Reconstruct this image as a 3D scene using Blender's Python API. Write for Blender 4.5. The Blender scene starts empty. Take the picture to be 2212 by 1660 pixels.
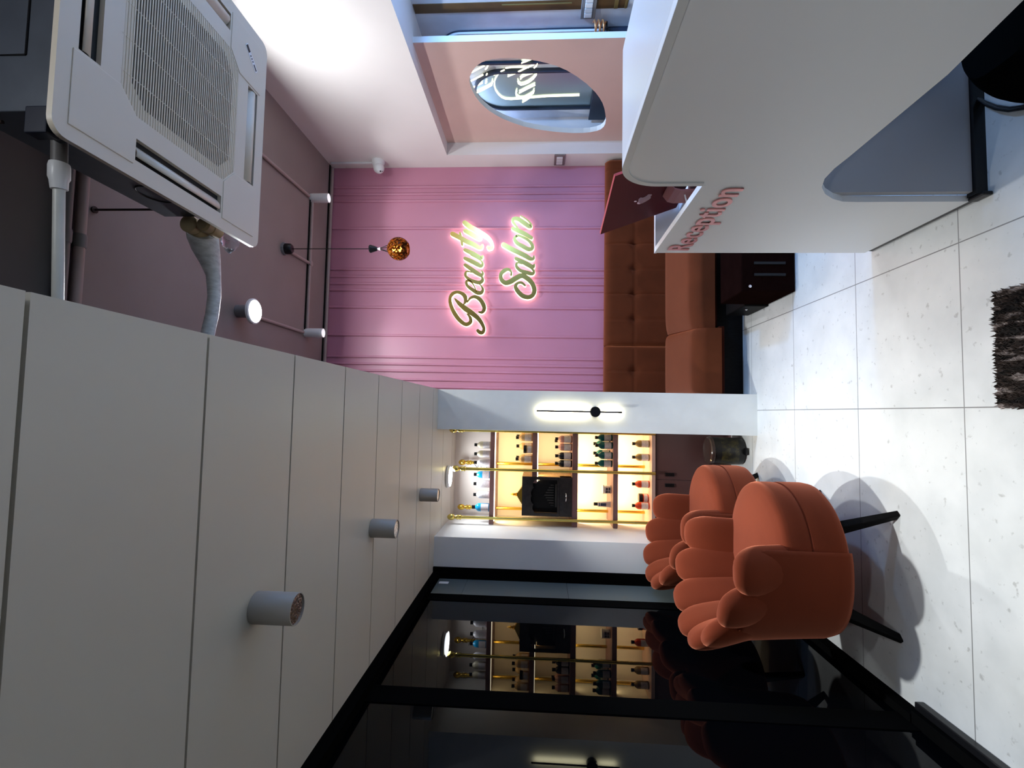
import bpy, bmesh, math, random
from mathutils import Vector, Matrix
from mathutils.geometry import tessellate_polygon
random.seed(7)
PI = math.pi
SC = bpy.context.scene
COL = SC.collection
rad = math.radians

# ------------------------------------------------------------------ camera
F_PX, YAW, PITCH, ROLL = 1070.09, 0.0577760, 0.0575374, -0.0155106
CAM = Vector((0, 0, 1.5))
_cy, _sy, _cp, _sp = math.cos(YAW), math.sin(YAW), math.cos(PITCH), math.sin(PITCH)
FWD = Vector((_sy*_cp, _cy*_cp, _sp)); _r = Vector((_cy, -_sy, 0)); _d = -_r.cross(FWD)
RGT = math.cos(ROLL)*_r + math.sin(ROLL)*_d
DWN = -math.sin(ROLL)*_r + math.cos(ROLL)*_d
cd = bpy.data.cameras.new('camera'); cam = bpy.data.objects.new('camera', cd); COL.objects.link(cam)
cd.sensor_width = 36; cd.lens = F_PX*36/2212; cd.clip_start = 0.02
M = Matrix((DWN, RGT, -FWD)).transposed().to_4x4(); M.translation = CAM     # the photograph was taken with the phone on its side
cam.matrix_world = M
SC.camera = cam

def at(x, y, axis, val):
    """photo point (x, y) -> the point of the world plane axis = val seen there"""
    d = RGT*((830-y)/F_PX) + DWN*((x-1106)/F_PX) + FWD
    return CAM + d*((val-CAM[axis])/d[axis])

# ------------------------------------------------------------------ materials
def mat(name, col, rough=0.5, metal=0.0, noise=0.0, nscale=8.0, bump=0.0, bscale=60.0, sheen=0.0, emit=None, estr=0.0, ior=1.5, coat=0.0, alpha=None, stint=None, spec=None, trans=0.0, stretch=None, col2=None):
    m = bpy.data.materials.new(name); m.use_nodes = True
    nt = m.node_tree; b = nt.nodes['Principled BSDF']
    b.inputs['Base Color'].default_value = (*col, 1); b.inputs['Roughness'].default_value = rough
    b.inputs['Metallic'].default_value = metal; b.inputs['IOR'].default_value = ior
    b.inputs['Coat Weight'].default_value = coat
    if sheen:
        b.inputs['Sheen Weight'].default_value = sheen; b.inputs['Sheen Roughness'].default_value = 0.35
        b.inputs['Sheen Tint'].default_value = (*stint, 1) if stint else (1, 1, 1, 1); b.inputs['Sheen Roughness'].default_value = 0.45
    if spec is not None: b.inputs['Specular IOR Level'].default_value = spec
    if trans: b.inputs['Transmission Weight'].default_value = trans
    if emit:
        b.inputs['Emission Color'].default_value = (*emit, 1); b.inputs['Emission Strength'].default_value = estr
    tc = None
    if noise or bump:
        tc = nt.nodes.new('ShaderNodeTexCoord'); mp = nt.nodes.new('ShaderNodeMapping')
        nt.links.new(tc.outputs['Object'], mp.inputs['Vector'])
        if stretch: mp.inputs['Scale'].default_value = stretch
    if noise:
        n = nt.nodes.new('ShaderNodeTexNoise'); n.inputs['Scale'].default_value = nscale; n.inputs['Detail'].default_value = 6
        nt.links.new(mp.outputs[0], n.inputs['Vector'])
        r = nt.nodes.new('ShaderNodeValToRGB'); r.color_ramp.elements[0].position = 0.3; r.color_ramp.elements[1].position = 0.7
        c2 = col2 if col2 else tuple(min(1, c*(1+noise)) for c in col)
        r.color_ramp.elements[0].color = (*[c*(1-noise) for c in col], 1) if not col2 else (*col, 1)
        r.color_ramp.elements[1].color = (*c2, 1)
        nt.links.new(n.outputs['Fac'], r.inputs['Fac']); nt.links.new(r.outputs['Color'], b.inputs['Base Color'])
    if bump:
        n2 = nt.nodes.new('ShaderNodeTexNoise'); n2.inputs['Scale'].default_value = bscale; n2.inputs['Detail'].default_value = 3
        nt.links.new(mp.outputs[0], n2.inputs['Vector'])
        bp = nt.nodes.new('ShaderNodeBump'); bp.inputs['Strength'].default_value = bump; bp.inputs['Distance'].default_value = 0.002
        nt.links.new(n2.outputs['Fac'], bp.inputs['Height']); nt.links.new(bp.outputs['Normal'], b.inputs['Normal'])
    return m

def emis(name, col, strength):
    m = bpy.data.materials.new(name); m.use_nodes = True; nt = m.node_tree
    nt.nodes.clear(); o = nt.nodes.new('ShaderNodeOutputMaterial'); e = nt.nodes.new('ShaderNodeEmission')
    e.inputs['Color'].default_value = (*col, 1); e.inputs['Strength'].default_value = strength
    nt.links.new(e.outputs[0], o.inputs['Surface']); return m

PINK = mat('pink_paint', (0.55, 0.225, 0.315), 0.42, noise=0.04, nscale=2)
CEILM = mat('mauve_ceiling_paint', (0.25, 0.195, 0.18), 0.6, noise=0.05, nscale=3, bump=0.1)
BEAMM = mat('shade_toned_beam_paint', (0.085, 0.08, 0.08), 0.7, noise=0.1, nscale=3)  # dark tone stands for the shadow over this part of the ceiling
WHITE = mat('white_paint', (0.78, 0.78, 0.76), 0.5, noise=0.025, nscale=4)
WARMW = mat('warm_white_wall_paint', (0.80, 0.76, 0.73), 0.5, noise=0.02, nscale=3)
COLM = mat('column_paint', (0.84, 0.84, 0.785), 0.45, noise=0.06, nscale=5)
BEIGE = mat('pinkish_beige_paint', (0.66, 0.46, 0.40), 0.55, noise=0.03, nscale=4)
BLUEW = mat('pale_concrete_paint', (0.66, 0.70, 0.76), 0.5, noise=0.07, nscale=7)
SOFM = mat('warm_grey_panel', (0.62, 0.585, 0.50), 0.4, noise=0.02, nscale=2)
GAPM = mat('dark_gap', (0.004, 0.003, 0.002), 0.9)
BLKF = mat('black_frame', (0.003, 0.003, 0.003), 0.85, spec=0.0)
GLASSM = mat('dark_glass', (0.0010, 0.0013, 0.002), 0.012, ior=1.19)
LAM = mat('white_laminate', (0.82, 0.83, 0.835), 0.42)
LAM2 = mat('laminate_edge', (0.68, 0.69, 0.68), 0.4)
GREYP = mat('grey_laminate', (0.42, 0.42, 0.44), 0.5)
ROSE = mat('rose_gold_letter', (0.80, 0.36, 0.34), 0.22, metal=0.85)
RUST = mat('rust_velvet', (0.115, 0.021, 0.008), 0.85, noise=0.10, nscale=5, bump=0.15, bscale=300, sheen=0.9, stint=(0.80, 0.26, 0.15), ior=1.15)
RUSTS = mat('brown_rust_velvet', (0.098, 0.025, 0.009), 0.85, noise=0.12, nscale=6, bump=0.12, bscale=300, sheen=1.0, stint=(0.80, 0.27, 0.13), ior=1.15)
DKRUST = mat('dark_base_fabric', (0.03, 0.006, 0.003), 0.8, spec=0.05)
BLKW = mat('black_wood', (0.006, 0.0055, 0.0055), 0.5, noise=0.3, nscale=20, stretch=(6, 6, 1), spec=0.06)
BLKP = mat('black_plastic', (0.006, 0.006, 0.007), 0.3, spec=0.3)
BLKM = mat('black_metal', (0.012, 0.012, 0.012), 0.35, metal=0.4)
MAROON = mat('dark_maroon_wood', (0.008, 0.003, 0.0025), 0.6, spec=0.0, noise=0.2, nscale=14, stretch=(1, 1, 6))
GOLD = mat('polished_gold', (0.72, 0.58, 0.16), 0.16, metal=1.0)
GOLDL = mat('gold_letter_face', (0.68, 0.51, 0.13), 0.25, metal=1.0)
BRASS = mat('brass', (0.75, 0.50, 0.08), 0.25, metal=1.0)
PURP = mat('mauve_laminate', (0.24, 0.125, 0.12), 0.45)
SHBACK = mat('shelf_back_paint', (0.76, 0.70, 0.64), 0.5)
CHROME = mat('chrome', (0.8, 0.8, 0.82), 0.12, metal=1.0)
ACW = mat('ac_white_plastic', (0.70, 0.62, 0.50), 0.4)
ACG = mat('ac_grille_plastic', (0.66, 0.57, 0.43), 0.45)
ACD = mat('ac_filter_dark', (0.012, 0.011, 0.009), 0.8)
GALV = mat('blue_grey_galvanised_steel', (0.10, 0.115, 0.14), 0.45, metal=0.3, noise=0.1, nscale=10)
DARKV = mat('dark_void', (0.006, 0.006, 0.006), 0.8)
PVC = mat('pvc_pipe', (0.66, 0.66, 0.60), 0.4, noise=0.06, nscale=12)
PVCG = mat('grey_painted_pipe', (0.16, 0.15, 0.145), 0.5)
TAPE = mat('white_wrapped_tape', (0.60, 0.63, 0.63), 0.5, noise=0.22, nscale=22, bump=0.6, bscale=35, stretch=(3, 1, 1))
FITB = mat('beige_insulation', (0.42, 0.33, 0.18), 0.6)
CLEAR = mat('clear_plastic_film', (0.9, 0.9, 0.95), 0.08, trans=0.85, ior=1.3, bump=1.0, bscale=40)
COND = mat('mauve_painted_conduit', (0.36, 0.275, 0.255), 0.45)
CABLE = mat('black_cable', (0.004, 0.004, 0.004), 0.6, spec=0.05)
WPL = mat('white_plastic', (0.80, 0.80, 0.80), 0.35)
GPL = mat('grey_plastic', (0.20, 0.20, 0.21), 0.4)
BRNPL = mat('brown_grey_plastic', (0.21, 0.16, 0.15), 0.4)
CYLM = mat('warm_grey_lamp_body', (0.40, 0.375, 0.335), 0.45)
REFL = mat('lamp_reflector', (0.85, 0.82, 0.78), 0.15, metal=1.0, bump=1.0, bscale=120)
LEDW = emis('led_white', (0.86, 0.93, 1.0), 14)
LEDWARM = emis('led_warm_strip', (1.0, 0.88, 0.62), 7)
SPOTE = emis('spot_bulb', (0.9, 0.95, 1.0), 4)
SPOTR = mat('lit_reflector', (0.85, 0.85, 0.85), 0.2, metal=0.6, emit=(0.95, 0.97, 1.0), estr=0.7)
BULB = emis('filament_bulb', (1.0, 0.62, 0.22), 12)
HALO = emis('sign_backlight', (1.0, 0.82, 0.70), 4.5)
NEON = emis('neon_tube', (1.0, 0.93, 0.62), 2.6)
MIRR = mat('mirror_glass', (0.50, 0.66, 0.63), 0.28, metal=1.0)
NAVY = mat('navy_frame', (0.018, 0.028, 0.05), 0.35)
BROWNI = mat('brown_recess', (0.11, 0.055, 0.015), 0.6, noise=0.5, nscale=3)
OLIVE = mat('ochre_strip', (0.16, 0.10, 0.025), 0.6)
REDM = mat('red_aluminium', (0.095, 0.002, 0.004), 0.5, spec=0.15)
REDL = mat('pink_red_edge', (0.62, 0.10, 0.11), 0.3, metal=0.3)
LOGOM = mat('logo_rose', (0.50, 0.28, 0.27), 0.12, metal=0.9)
STANDM = mat('dusty_pink_stand', (0.36, 0.13, 0.13), 0.4, metal=0.3)
COPPER = mat('orange_copper', (0.80, 0.36, 0.14), 0.3, metal=0.6)
PAPER = mat('white_paper', (0.85, 0.85, 0.85), 0.6)

def amber_mat():
    m = bpy.data.materials.new('amber_speckled_glass'); m.use_nodes = True; nt = m.node_tree
    b = nt.nodes['Principled BSDF']; tc = nt.nodes.new('ShaderNodeTexCoord')
    v = nt.nodes.new('ShaderNodeTexVoronoi'); v.inputs['Scale'].default_value = 95
    n = nt.nodes.new('ShaderNodeTexNoise'); n.inputs['Scale'].default_value = 60
    nt.links.new(tc.outputs['Object'], v.inputs['Vector']); nt.links.new(tc.outputs['Object'], n.inputs['Vector'])
    r = nt.nodes.new('ShaderNodeValToRGB')
    r.color_ramp.elements[0].position = 0.48; r.color_ramp.elements[0].color = (0.045, 0.008, 0.001, 1)
    r.color_ramp.elements[1].position = 0.62; r.color_ramp.elements[1].color = (0.70, 0.24, 0.035, 1)
    nt.links.new(n.outputs['Fac'], r.inputs['Fac']); nt.links.new(r.outputs['Color'], b.inputs['Base Color'])
    r2 = nt.nodes.new('ShaderNodeValToRGB'); r2.color_ramp.elements[0].position = 0.5; r2.color_ramp.elements[1].position = 0.62
    nt.links.new(n.outputs['Fac'], r2.inputs['Fac'])
    b.inputs['Roughness'].default_value = 0.1; b.inputs['IOR'].default_value = 1.12
    nt.links.new(r2.outputs['Color'], b.inputs['Transmission Weight'])
    return m
AMBER = amber_mat()

def floor_mat():
    m = bpy.data.materials.new('grey_stone_tile'); m.use_nodes = True; nt = m.node_tree; L = nt.links.new
    b = nt.nodes['Principled BSDF']; tc = nt.nodes.new('ShaderNodeTexCoord'); sep = nt.nodes.new('ShaderNodeSeparateXYZ')
    L(tc.outputs['Object'], sep.inputs[0])
    def mth(op, a, c=None):
        n = nt.nodes.new('ShaderNodeMath'); n.operation = op
        for i, q in enumerate((a, c)):
            if q is None: continue
            if isinstance(q, (int, float)): n.inputs[i].default_value = q
            else: L(q, n.inputs[i])
        return n.outputs[0]
    X, Y = sep.outputs[0], sep.outputs[1]
    def near(c, w, v): return mth('LESS_THAN', mth('ABSOLUTE', mth('SUBTRACT', v, c)), w)
    lines = None
    for c in (-0.727, -0.132, 0.372, 0.97, 1.57, 2.17):
        q = near(c, 0.0022, X); lines = q if lines is None else mth('MAXIMUM', lines, q)
    yy = mth('ABSOLUTE', mth('SUBTRACT', mth('PINGPONG', mth('ADD', Y, 4.18), 0.29375), 0.0))
    lines = mth('MAXIMUM', lines, mth('LESS_THAN', yy, 0.0020))
    lines = mth('MAXIMUM', lines, near(3.535, 0.004, Y))
    # the small patch tile let into one corner
    p1 = mth('MULTIPLY', near(2.37, 0.0016, Y), near(0.255, 0.115, X)); p2 = mth('MULTIPLY', near(0.14, 0.0016, X), near(2.327, 0.043, Y))
    lines = mth('MAXIMUM', lines, mth('MAXIMUM', p1, p2))
    def noise(s, d, lo, hi, c0, c1):
        n = nt.nodes.new('ShaderNodeTexNoise'); n.inputs['Scale'].default_value = s; n.inputs['Detail'].default_value = d
        L(tc.outputs['Object'], n.inputs['Vector'])
        r = nt.nodes.new('ShaderNodeValToRGB'); r.color_ramp.elements[0].position = lo; r.color_ramp.elements[1].position = hi
        r.color_ramp.elements[0].color = (*c0, 1); r.color_ramp.elements[1].color = (*c1, 1); L(n.outputs['Fac'], r.inputs['Fac']); return r.outputs['Color']
    base = noise(5, 8, 0.35, 0.65, (0.57, 0.58, 0.565), (0.67, 0.675, 0.655))
    speck = noise(38, 5, 0.27, 0.36, (0.62, 0.61, 0.60), (1, 1, 1))
    mx = nt.nodes.new('ShaderNodeMix'); mx.data_type = 'RGBA'; mx.blend_type = 'MULTIPLY'; mx.inputs[0].default_value = 0.8
    L(base, mx.inputs[6]); L(speck, mx.inputs[7])
    m2 = nt.nodes.new('ShaderNodeMix'); m2.data_type = 'RGBA'
    L(lines, m2.inputs[0]); L(mx.outputs[2], m2.inputs[6]); m2.inputs[7].default_value = (0.20, 0.20, 0.195, 1)
    L(m2.outputs[2], b.inputs['Base Color']); b.inputs['Roughness'].default_value = 0.33
    return m
FLOORM = floor_mat()

def rug_mat():
    m = bpy.data.materials.new('brown_shaggy_pile'); m.use_nodes = True; nt = m.node_tree; L = nt.links.new
    b = nt.nodes['Principled BSDF']; tc = nt.nodes.new('ShaderNodeTexCoord'); mp = nt.nodes.new('ShaderNodeMapping')
    mp.inputs['Scale'].default_value = (46, 12, 1); L(tc.outputs['Object'], mp.inputs[0])
    n = nt.nodes.new('ShaderNodeTexNoise'); n.inputs['Scale'].default_value = 1.0; n.inputs['Detail'].default_value = 3; n.inputs['Distortion'].default_value = 0.6
    L(mp.outputs[0], n.inputs['Vector']); r = nt.nodes.new('ShaderNodeValToRGB'); e = r.color_ramp.elements
    e[0].position = 0.40; e[0].color = (0.012, 0.008, 0.006, 1); e[1].position = 0.66; e[1].color = (0.42, 0.35, 0.32, 1)
    q = e.new(0.53); q.color = (0.05, 0.03, 0.022, 1)
    L(n.outputs['Fac'], r.inputs['Fac']); L(r.outputs['Color'], b.inputs['Base Color']); b.inputs['Roughness'].default_value = 0.95
    return m
RUGM = rug_mat()

# ------------------------------------------------------------------ mesh builder
WORLD = {}            # world position of each object's origin (no parent is rotated, except the copied things built in local space)

class MB:
    def __init__(s): s.v = []; s.f = []; s.m = []
    def add(s, vs, fs, mi=0):
        o = len(s.v); s.v += [Vector(p) for p in vs]
        s.f += [tuple(i+o for i in f) for f in fs]; s.m += [mi]*len(fs); return s
    def box(s, x0, x1, y0, y1, z0, z1, mi=0):
        vs = [(x, y, z) for x in (x0, x1) for y in (y0, y1) for z in (z0, z1)]
        return s.add(vs, [(0, 1, 3, 2), (4, 6, 7, 5), (0, 4, 5, 1), (2, 3, 7, 6), (0, 2, 6, 4), (1, 5, 7, 3)], mi)
    def tube(s, pts, r, n=12, mi=0, caps=True):
        pts = [Vector(p) for p in pts]; N = len(pts)
        rs = r if isinstance(r, (list, tuple)) else [r]*N
        prev = None; vs = []; fs = []
        for i, p in enumerate(pts):
            t = (pts[min(i+1, N-1)] - pts[max(i-1, 0)]).normalized()
            if prev is None:
                a = Vector((0, 0, 1)) if abs(t.z) < 0.9 else Vector((1, 0, 0)); u = t.cross(a).normalized()
            else:
                u = (prev - t*prev.dot(t)).normalized()
            prev = u; w = t.cross(u)
            for k in range(n):
                a = 2*PI*k/n; vs.append(p + (u*math.cos(a) + w*math.sin(a))*rs[i])
        for i in range(N-1):
            for k in range(n):
                k2 = (k+1) % n; fs.append((i*n+k, i*n+k2, (i+1)*n+k2, (i+1)*n+k))
        if caps: fs += [tuple(range(n-1, -1, -1)), tuple((N-1)*n+k for k in range(n))]
        return s.add(vs, fs, mi)
    def lathe(s, prof, c=(0, 0, 0), n=24, mi=0, axis='z'):
        vs = []; fs = []; N = len(prof)
        for r, h in prof:
            for k in range(n):
                a = 2*PI*k/n; x, y = r*math.cos(a), r*math.sin(a)
                p = {'z': (x, y, h), 'y': (x, h, y), 'x': (h, x, y)}[axis]
                vs.append((p[0]+c[0], p[1]+c[1], p[2]+c[2]))
        for i in range(N-1):
            for k in range(n):
                k2 = (k+1) % n; fs.append((i*n+k, i*n+k2, (i+1)*n+k2, (i+1)*n+k))
        if prof[0][0] > 1e-6: fs.append(tuple(range(n-1, -1, -1)))
        if prof[-1][0] > 1e-6: fs.append(tuple((N-1)*n+k for k in range(n)))
        return s.add(vs, fs, mi)
    def grid(s, fn, nu, nv, mi=0, close_u=False):
        vs = [fn(i/(nu if close_u else nu-1), j/(nv-1)) for j in range(nv) for i in range(nu)]
        fs = []
        for j in range(nv-1):
            for i in range(nu if close_u else nu-1):
                i2 = (i+1) % nu; fs.append((j*nu+i, j*nu+i2, (j+1)*nu+i2, (j+1)*nu+i))
        return s.add(vs, fs, mi)
    def prism(s, loops, fn, d0, d1, mi=0, side=None, side_mi=None):
        """loops: outer outline (+ holes) of 2-D points; fn(a, b, d) -> 3-D"""
        flat = [p for l in loops for p in l]; tri = tessellate_polygon([[Vector((p[0], p[1], 0)) for p in l] for l in loops])
        n = len(flat)
        s.add([fn(p[0], p[1], d0) for p in flat] + [fn(p[0], p[1], d1) for p in flat],
              [tuple(t) for t in tri] + [tuple(i+n for i in reversed(t)) for t in tri], mi)
        o = 0
        for li, l in enumerate(loops):
            k = len(l); vs = [fn(p[0], p[1], d0) for p in l] + [fn(p[0], p[1], d1) for p in l]
            mi2 = mi if side_mi is None else (side_mi[li] if isinstance(side_mi, (list, tuple)) else side_mi)
            s.add(vs, [(i, (i+1) % k, k+(i+1) % k, k+i) for i in range(k)], mi2); o += k
        return s
    def build(s, name, mats, parent=None, smooth=None, bevel=0, local=False, seg=2, kind=None, label=None, cat=None, group=None, weld=True):
        if not isinstance(mats, (list, tuple)): mats = [mats]
        vs = s.v
        if parent is None and not local:
            lo = Vector([min(v[i] for v in vs) for i in range(3)]); hi = Vector([max(v[i] for v in vs) for i in range(3)])
            org = Vector(((lo.x+hi.x)/2, (lo.y+hi.y)/2, lo.z))
        elif local: org = Vector((0, 0, 0))
        else: org = WORLD[parent.name]
        me = bpy.data.meshes.new(name); me.from_pydata([v-org for v in vs], [], s.f)
        for m in mats: me.materials.append(m)
        me.polygons.foreach_set('material_index', s.m)
        bm = bmesh.new(); bm.from_mesh(me)
        if weld: bmesh.ops.remove_doubles(bm, verts=bm.verts, dist=1e-5)
        bmesh.ops.recalc_face_normals(bm, faces=bm.faces); bm.to_mesh(me); bm.free()
        if smooth is not None:
            me.polygons.foreach_set('use_smooth', [True]*len(me.polygons)); me.set_sharp_from_angle(angle=rad(smooth))
        o = bpy.data.objects.new(name, me); COL.objects.link(o)
        if parent is not None: o.parent = parent; WORLD[o.name] = org.copy()
        else: o.location = org; WORLD[o.name] = org.copy()
        if bevel:
            bv = o.modifiers.new('bevel', 'BEVEL'); bv.width = bevel; bv.segments = seg; bv.limit_method = 'ANGLE'; bv.angle_limit = rad(40)
        if kind: o['kind'] = kind
        if label: o['label'] = label
        if cat: o['category'] = cat
        if group: o['group'] = group
        return o

def thing(name, loc, label, cat, group=None, kind=None):
    o = bpy.data.objects.new(name, None); COL.objects.link(o); o.location = loc; o.empty_display_size = 0.05
    WORLD[o.name] = Vector(loc); o['label'] = label; o['category'] = cat
    if group: o['group'] = group
    if kind: o['kind'] = kind
    return o

def dup(root, loc, rotz, label, group=None):
    r = root.copy(); COL.objects.link(r); r.location = loc; r.rotation_euler = (0, 0, rotz); r['label'] = label
    WORLD[r.name] = Vector(loc)
    if group: r['group'] = group
    for ch in list(root.children):
        c = ch.copy(); COL.objects.link(c); c.parent = r
        for g in ch.children:
            d = g.copy(); COL.objects.link(d); d.parent = c
    return r

def box(name, m, x0, x1, y0, y1, z0, z1, parent=None, bevel=0, **k):
    return MB().box(x0, x1, y0, y1, z0, z1).build(name, m, parent, bevel=bevel, **k)
def struct(name, m, *b, bevel=0): return box(name, m, *b, bevel=bevel, kind='structure')

def light(name, typ, loc, power, col, size=0.1, direction=(0, 0, -1), size_y=None, spread=None, spot=None, blend=0.5):
    l = bpy.data.lights.new(name, typ); l.energy = power; l.color = col
    if typ == 'AREA':
        l.shape = 'RECTANGLE' if size_y else 'DISK'; l.size = size
        if size_y: l.size_y = size_y
        if spread: l.spread = rad(spread)
    else: l.shadow_soft_size = size
    if typ == 'SPOT': l.spot_size = rad(spot or 90); l.spot_blend = blend
    o = bpy.data.objects.new(name, l); COL.objects.link(o); o.location = loc
    o.rotation_euler = Vector(direction).to_track_quat('-Z', 'Y').to_euler(); return o

# ------------------------------------------------------------------ the room
XG, XR, XN, XB = -1.17, 2.40, 2.52, 2.75        # dark glass, right wall, recessed panel, far salon wall
YC, YP, ZC, ZS = 3.523, 4.70, 3.60, 2.233       # column front, pink wall, ceiling, lower ceiling
YNEAR = -2.2
struct('floor', FLOORM, -1.3, 2.85, YNEAR, 4.85, -0.06, 0)
struct('ceiling', CEILM, 0.1, 2.85, YNEAR, 4.85, ZC, ZC+0.08)
struct('wall_front', mat('grey_wall_paint', (0.42, 0.42, 0.42), 0.6), -1.3, 2.85, YNEAR-0.06, YNEAR, 0, ZC)
struct('ceiling_beam', BEAMM, 0.1, XR, 1.15, 2.075, ZC-0.035, ZC+0.02)

# pink wall with its slim vertical battens
w = MB().box(0.13, XR+0.02, YP, YP+0.08, 0, ZC)
w.build('wall_back', PINK, kind='structure')
tr = MB()
for x in (2.201, 2.129, 2.061, 1.786, 1.377, 1.306, 1.234, 1.17, 1.001, 0.727, 0.515, 0.447, 0.381, 0.299, 0.23):
    pr = [(-0.012, 0), (-0.011, -0.010), (-0.006, -0.014), (0.006, -0.014), (0.011, -0.010), (0.012, 0)]
    vs = [(x+a, YP+b, z) for z in (0, ZC-0.02) for a, b in pr]; k = len(pr)
    tr.add(vs, [(i, i+1, k+i+1, k+i) for i in range(k-1)])
tr.build('trim_1', PINK, kind='structure', smooth=50)

# right wall: a white wall over a deep opening; recessed pink-beige panel with an oval hole; the salon beyond
MB().box(XR, 2.85, YNEAR, 4.78, 2.41, ZC).box(XR, 2.85, 4.47, 4.78, 0, 2.41).build('wall_right', WARMW, kind='structure')
struct('wall_salon', BLUEW, XB, XB+0.06, YNEAR, 4.47, 0, 2.41)
cr = [(95,520),(104,450),(130,395),(165,335),(220,280),(280,242),(350,215),(450,192),(560,180),(680,176),(800,180),(950,193),(1100,217),(1250,250),(1400,295),(1550,360),(1700,450),(1850,562),(1980,690),(2040,770),(2085,850),(2112,930),(2127,1010),(2135,1100),(2125,1160),(2100,1205),(2060,1240),(2000,1264),(1900,1285),(1800,1294),(1650,1296),(1500,1288),(1350,1275),(1200,1255),(1050,1230),(900,1195),(750,1145),(600,1085),(500,1032),(400,970),(320,905),(250,835),(190,755),(145,670),(110,590)]
hole = [at(1000+x*0.14467, 100+y*0.14467, 0, XN) for x, y in cr]
hole2 = [(p.y, p.z) for p in hole]
pn = MB().prism([[(3.21, 0), (4.47, 0), (4.47, 2.41), (3.21, 2.41)], hole2], lambda a, b, d: (d, a, b), XN, XN+0.045, 0, side_mi=[1, 1])
pn.build('wall_panel', [BEIGE, WHITE], kind='structure')

# column, partition, alcove
MB().box(-0.128, 0.158, YC, 4.85, 0, ZS).build('column', COLM, kind='structure')
struct('wall_alcove_left', WHITE, XG-0.08, -0.885, YC, 4.4, 0, ZS)
struct('wall_alcove_back', SHBACK, -0.9, -0.12, 4.32, 4.40, 0, ZS)

# lower panelled ceiling, open joints between the panels
sf = MB(); joints = [-2.2+0.0] + [0.659+0.3868*k for k in range(-7, 11)]
for a, b in zip(joints, joints[1:]):
    if b <= a: continue
    g = 0.0036
    sf.box(-1.3, 0.160, a+g, min(b, 4.38)-g, ZS, ZS+0.036)
sf.box(-1.3, 0.158, YNEAR, 4.38, ZS+0.037, ZS+0.05, 1)
sf.build('ceiling_lower', [SOFM, GAPM], kind='structure')
struct('wall_loft', BEAMM, -1.3, -1.24, YNEAR, 4.78, ZS+0.05, ZC+0.05)
struct('ceiling_loft', CEILM, -1.3, 0.1, YNEAR, 4.85, ZC, ZC+0.08)
struct('wall_loft_back', PINK, -1.3, 0.13, YP, YP+0.08, ZS+0.05, ZC)

# dark glass front on the left, in black frames
struct('window_1', GLASSM, XG-0.03, XG, YNEAR, YC, 0, ZS)
fr = MB()
fr.box(XG, -1.092, 3.503, YC, 0, ZS).box(XG, XG+0.004, 2.02, 2.14, 0, ZS).box(XG, XG+0.004, 3.11, 3.215, 0, ZS)  # last strip blackens the glass where it mirrors the dark room
fr.box(XG, -1.125, YNEAR, 3.503, 2.185, ZS).box(XG, -1.135, 2.07, 3.503, 0, 0.055).box(XG, -1.12, YNEAR, 2.07, 0, 0.05)
fr.build('window_frame', BLKF, kind='structure')
STR = mat('grey_green_metal', (0.085, 0.105, 0.105), 0.5); sg_ = MB()
for z0_, z1_ in ((0.056, 1.30), (1.302, 1.985), (1.987, 2.184)): sg_.box(XG, XG+0.003, 3.217, 3.502, z0_, z1_)
sg_.build('trim_2', STR, kind='structure')
box('floor_strip', BLKP, -1.118, -1.088, 1.2, 2.075, 0, 0.035, bevel=0.004, label='short black strip on the floor at the foot of the dark glass', cat='floor strip')
p = at(958, 1260, 0, XG)
box('sticker', PAPER, XG+0.0031, XG+0.0042, 3.40, 3.44, p.z-0.035, p.z+0.030, label='small white sticker high on the grey strip beside the dark glass', cat='sticker')

# ------------------------------------------------------------------ air conditioner (ceiling cassette)
AX0, AY0, AS, AZ = 0.733, 1.212, 0.975, 2.82
ac = thing('air_conditioner', (AX0+AS/2, AY0+AS/2, AZ), 'square white ceiling cassette air conditioner hanging below the mauve ceiling', 'air conditioner')
def A(a, b): return (AX0+AS*a, AY0+AS*b)
def rrect(a0, a1, b0, b1, r, n=6):
    out = []
    for cx, cy, s in ((a1-r, b1-r, 0), (a0+r, b1-r, 90), (a0+r, b0+r, 180), (a1-r, b0+r, 270)):
        for k in range(n+1): t = rad(s+90*k/n); out.append((cx+r*math.cos(t), cy+r*math.sin(t)))
    return out
oct_ = [(0.277, 0.208), (0.723, 0.208), (0.792, 0.277), (0.792, 0.723), (0.723, 0.792), (0.277, 0.792), (0.208, 0.723), (0.208, 0.277)]
slots = [[(0.062, 0.28), (0.135, 0.28), (0.135, 0.72), (0.062, 0.72)], [(0.865, 0.28), (0.938, 0.28), (0.938, 0.72), (0.865, 0.72)],
         [(0.28, 0.062), (0.72, 0.062), (0.72, 0.135), (0.28, 0.135)], [(0.28, 0.865), (0.72, 0.865), (0.72, 0.938), (0.28, 0.938)]]
fa = lambda a, b, d: (*A(a, b), d)
pm = MB().prism([rrect(0, 1, 0, 1, 0.045)]+[oct_]+slots, fa, AZ, AZ+0.0165)
pm.build('panel', ACW, ac, smooth=35)
MB().prism([rrect(0.03, 0.97, 0.03, 0.97, 0.03)], fa, AZ+0.0168, AZ+0.022).build('panel_back', DARKV, ac); MB().prism([rrect(0.115, 0.895, 0.097, 0.903, 0.01)], fa, AZ+0.0222, AZ+0.0498).build('casing_skirt', GALV, ac)
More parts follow.
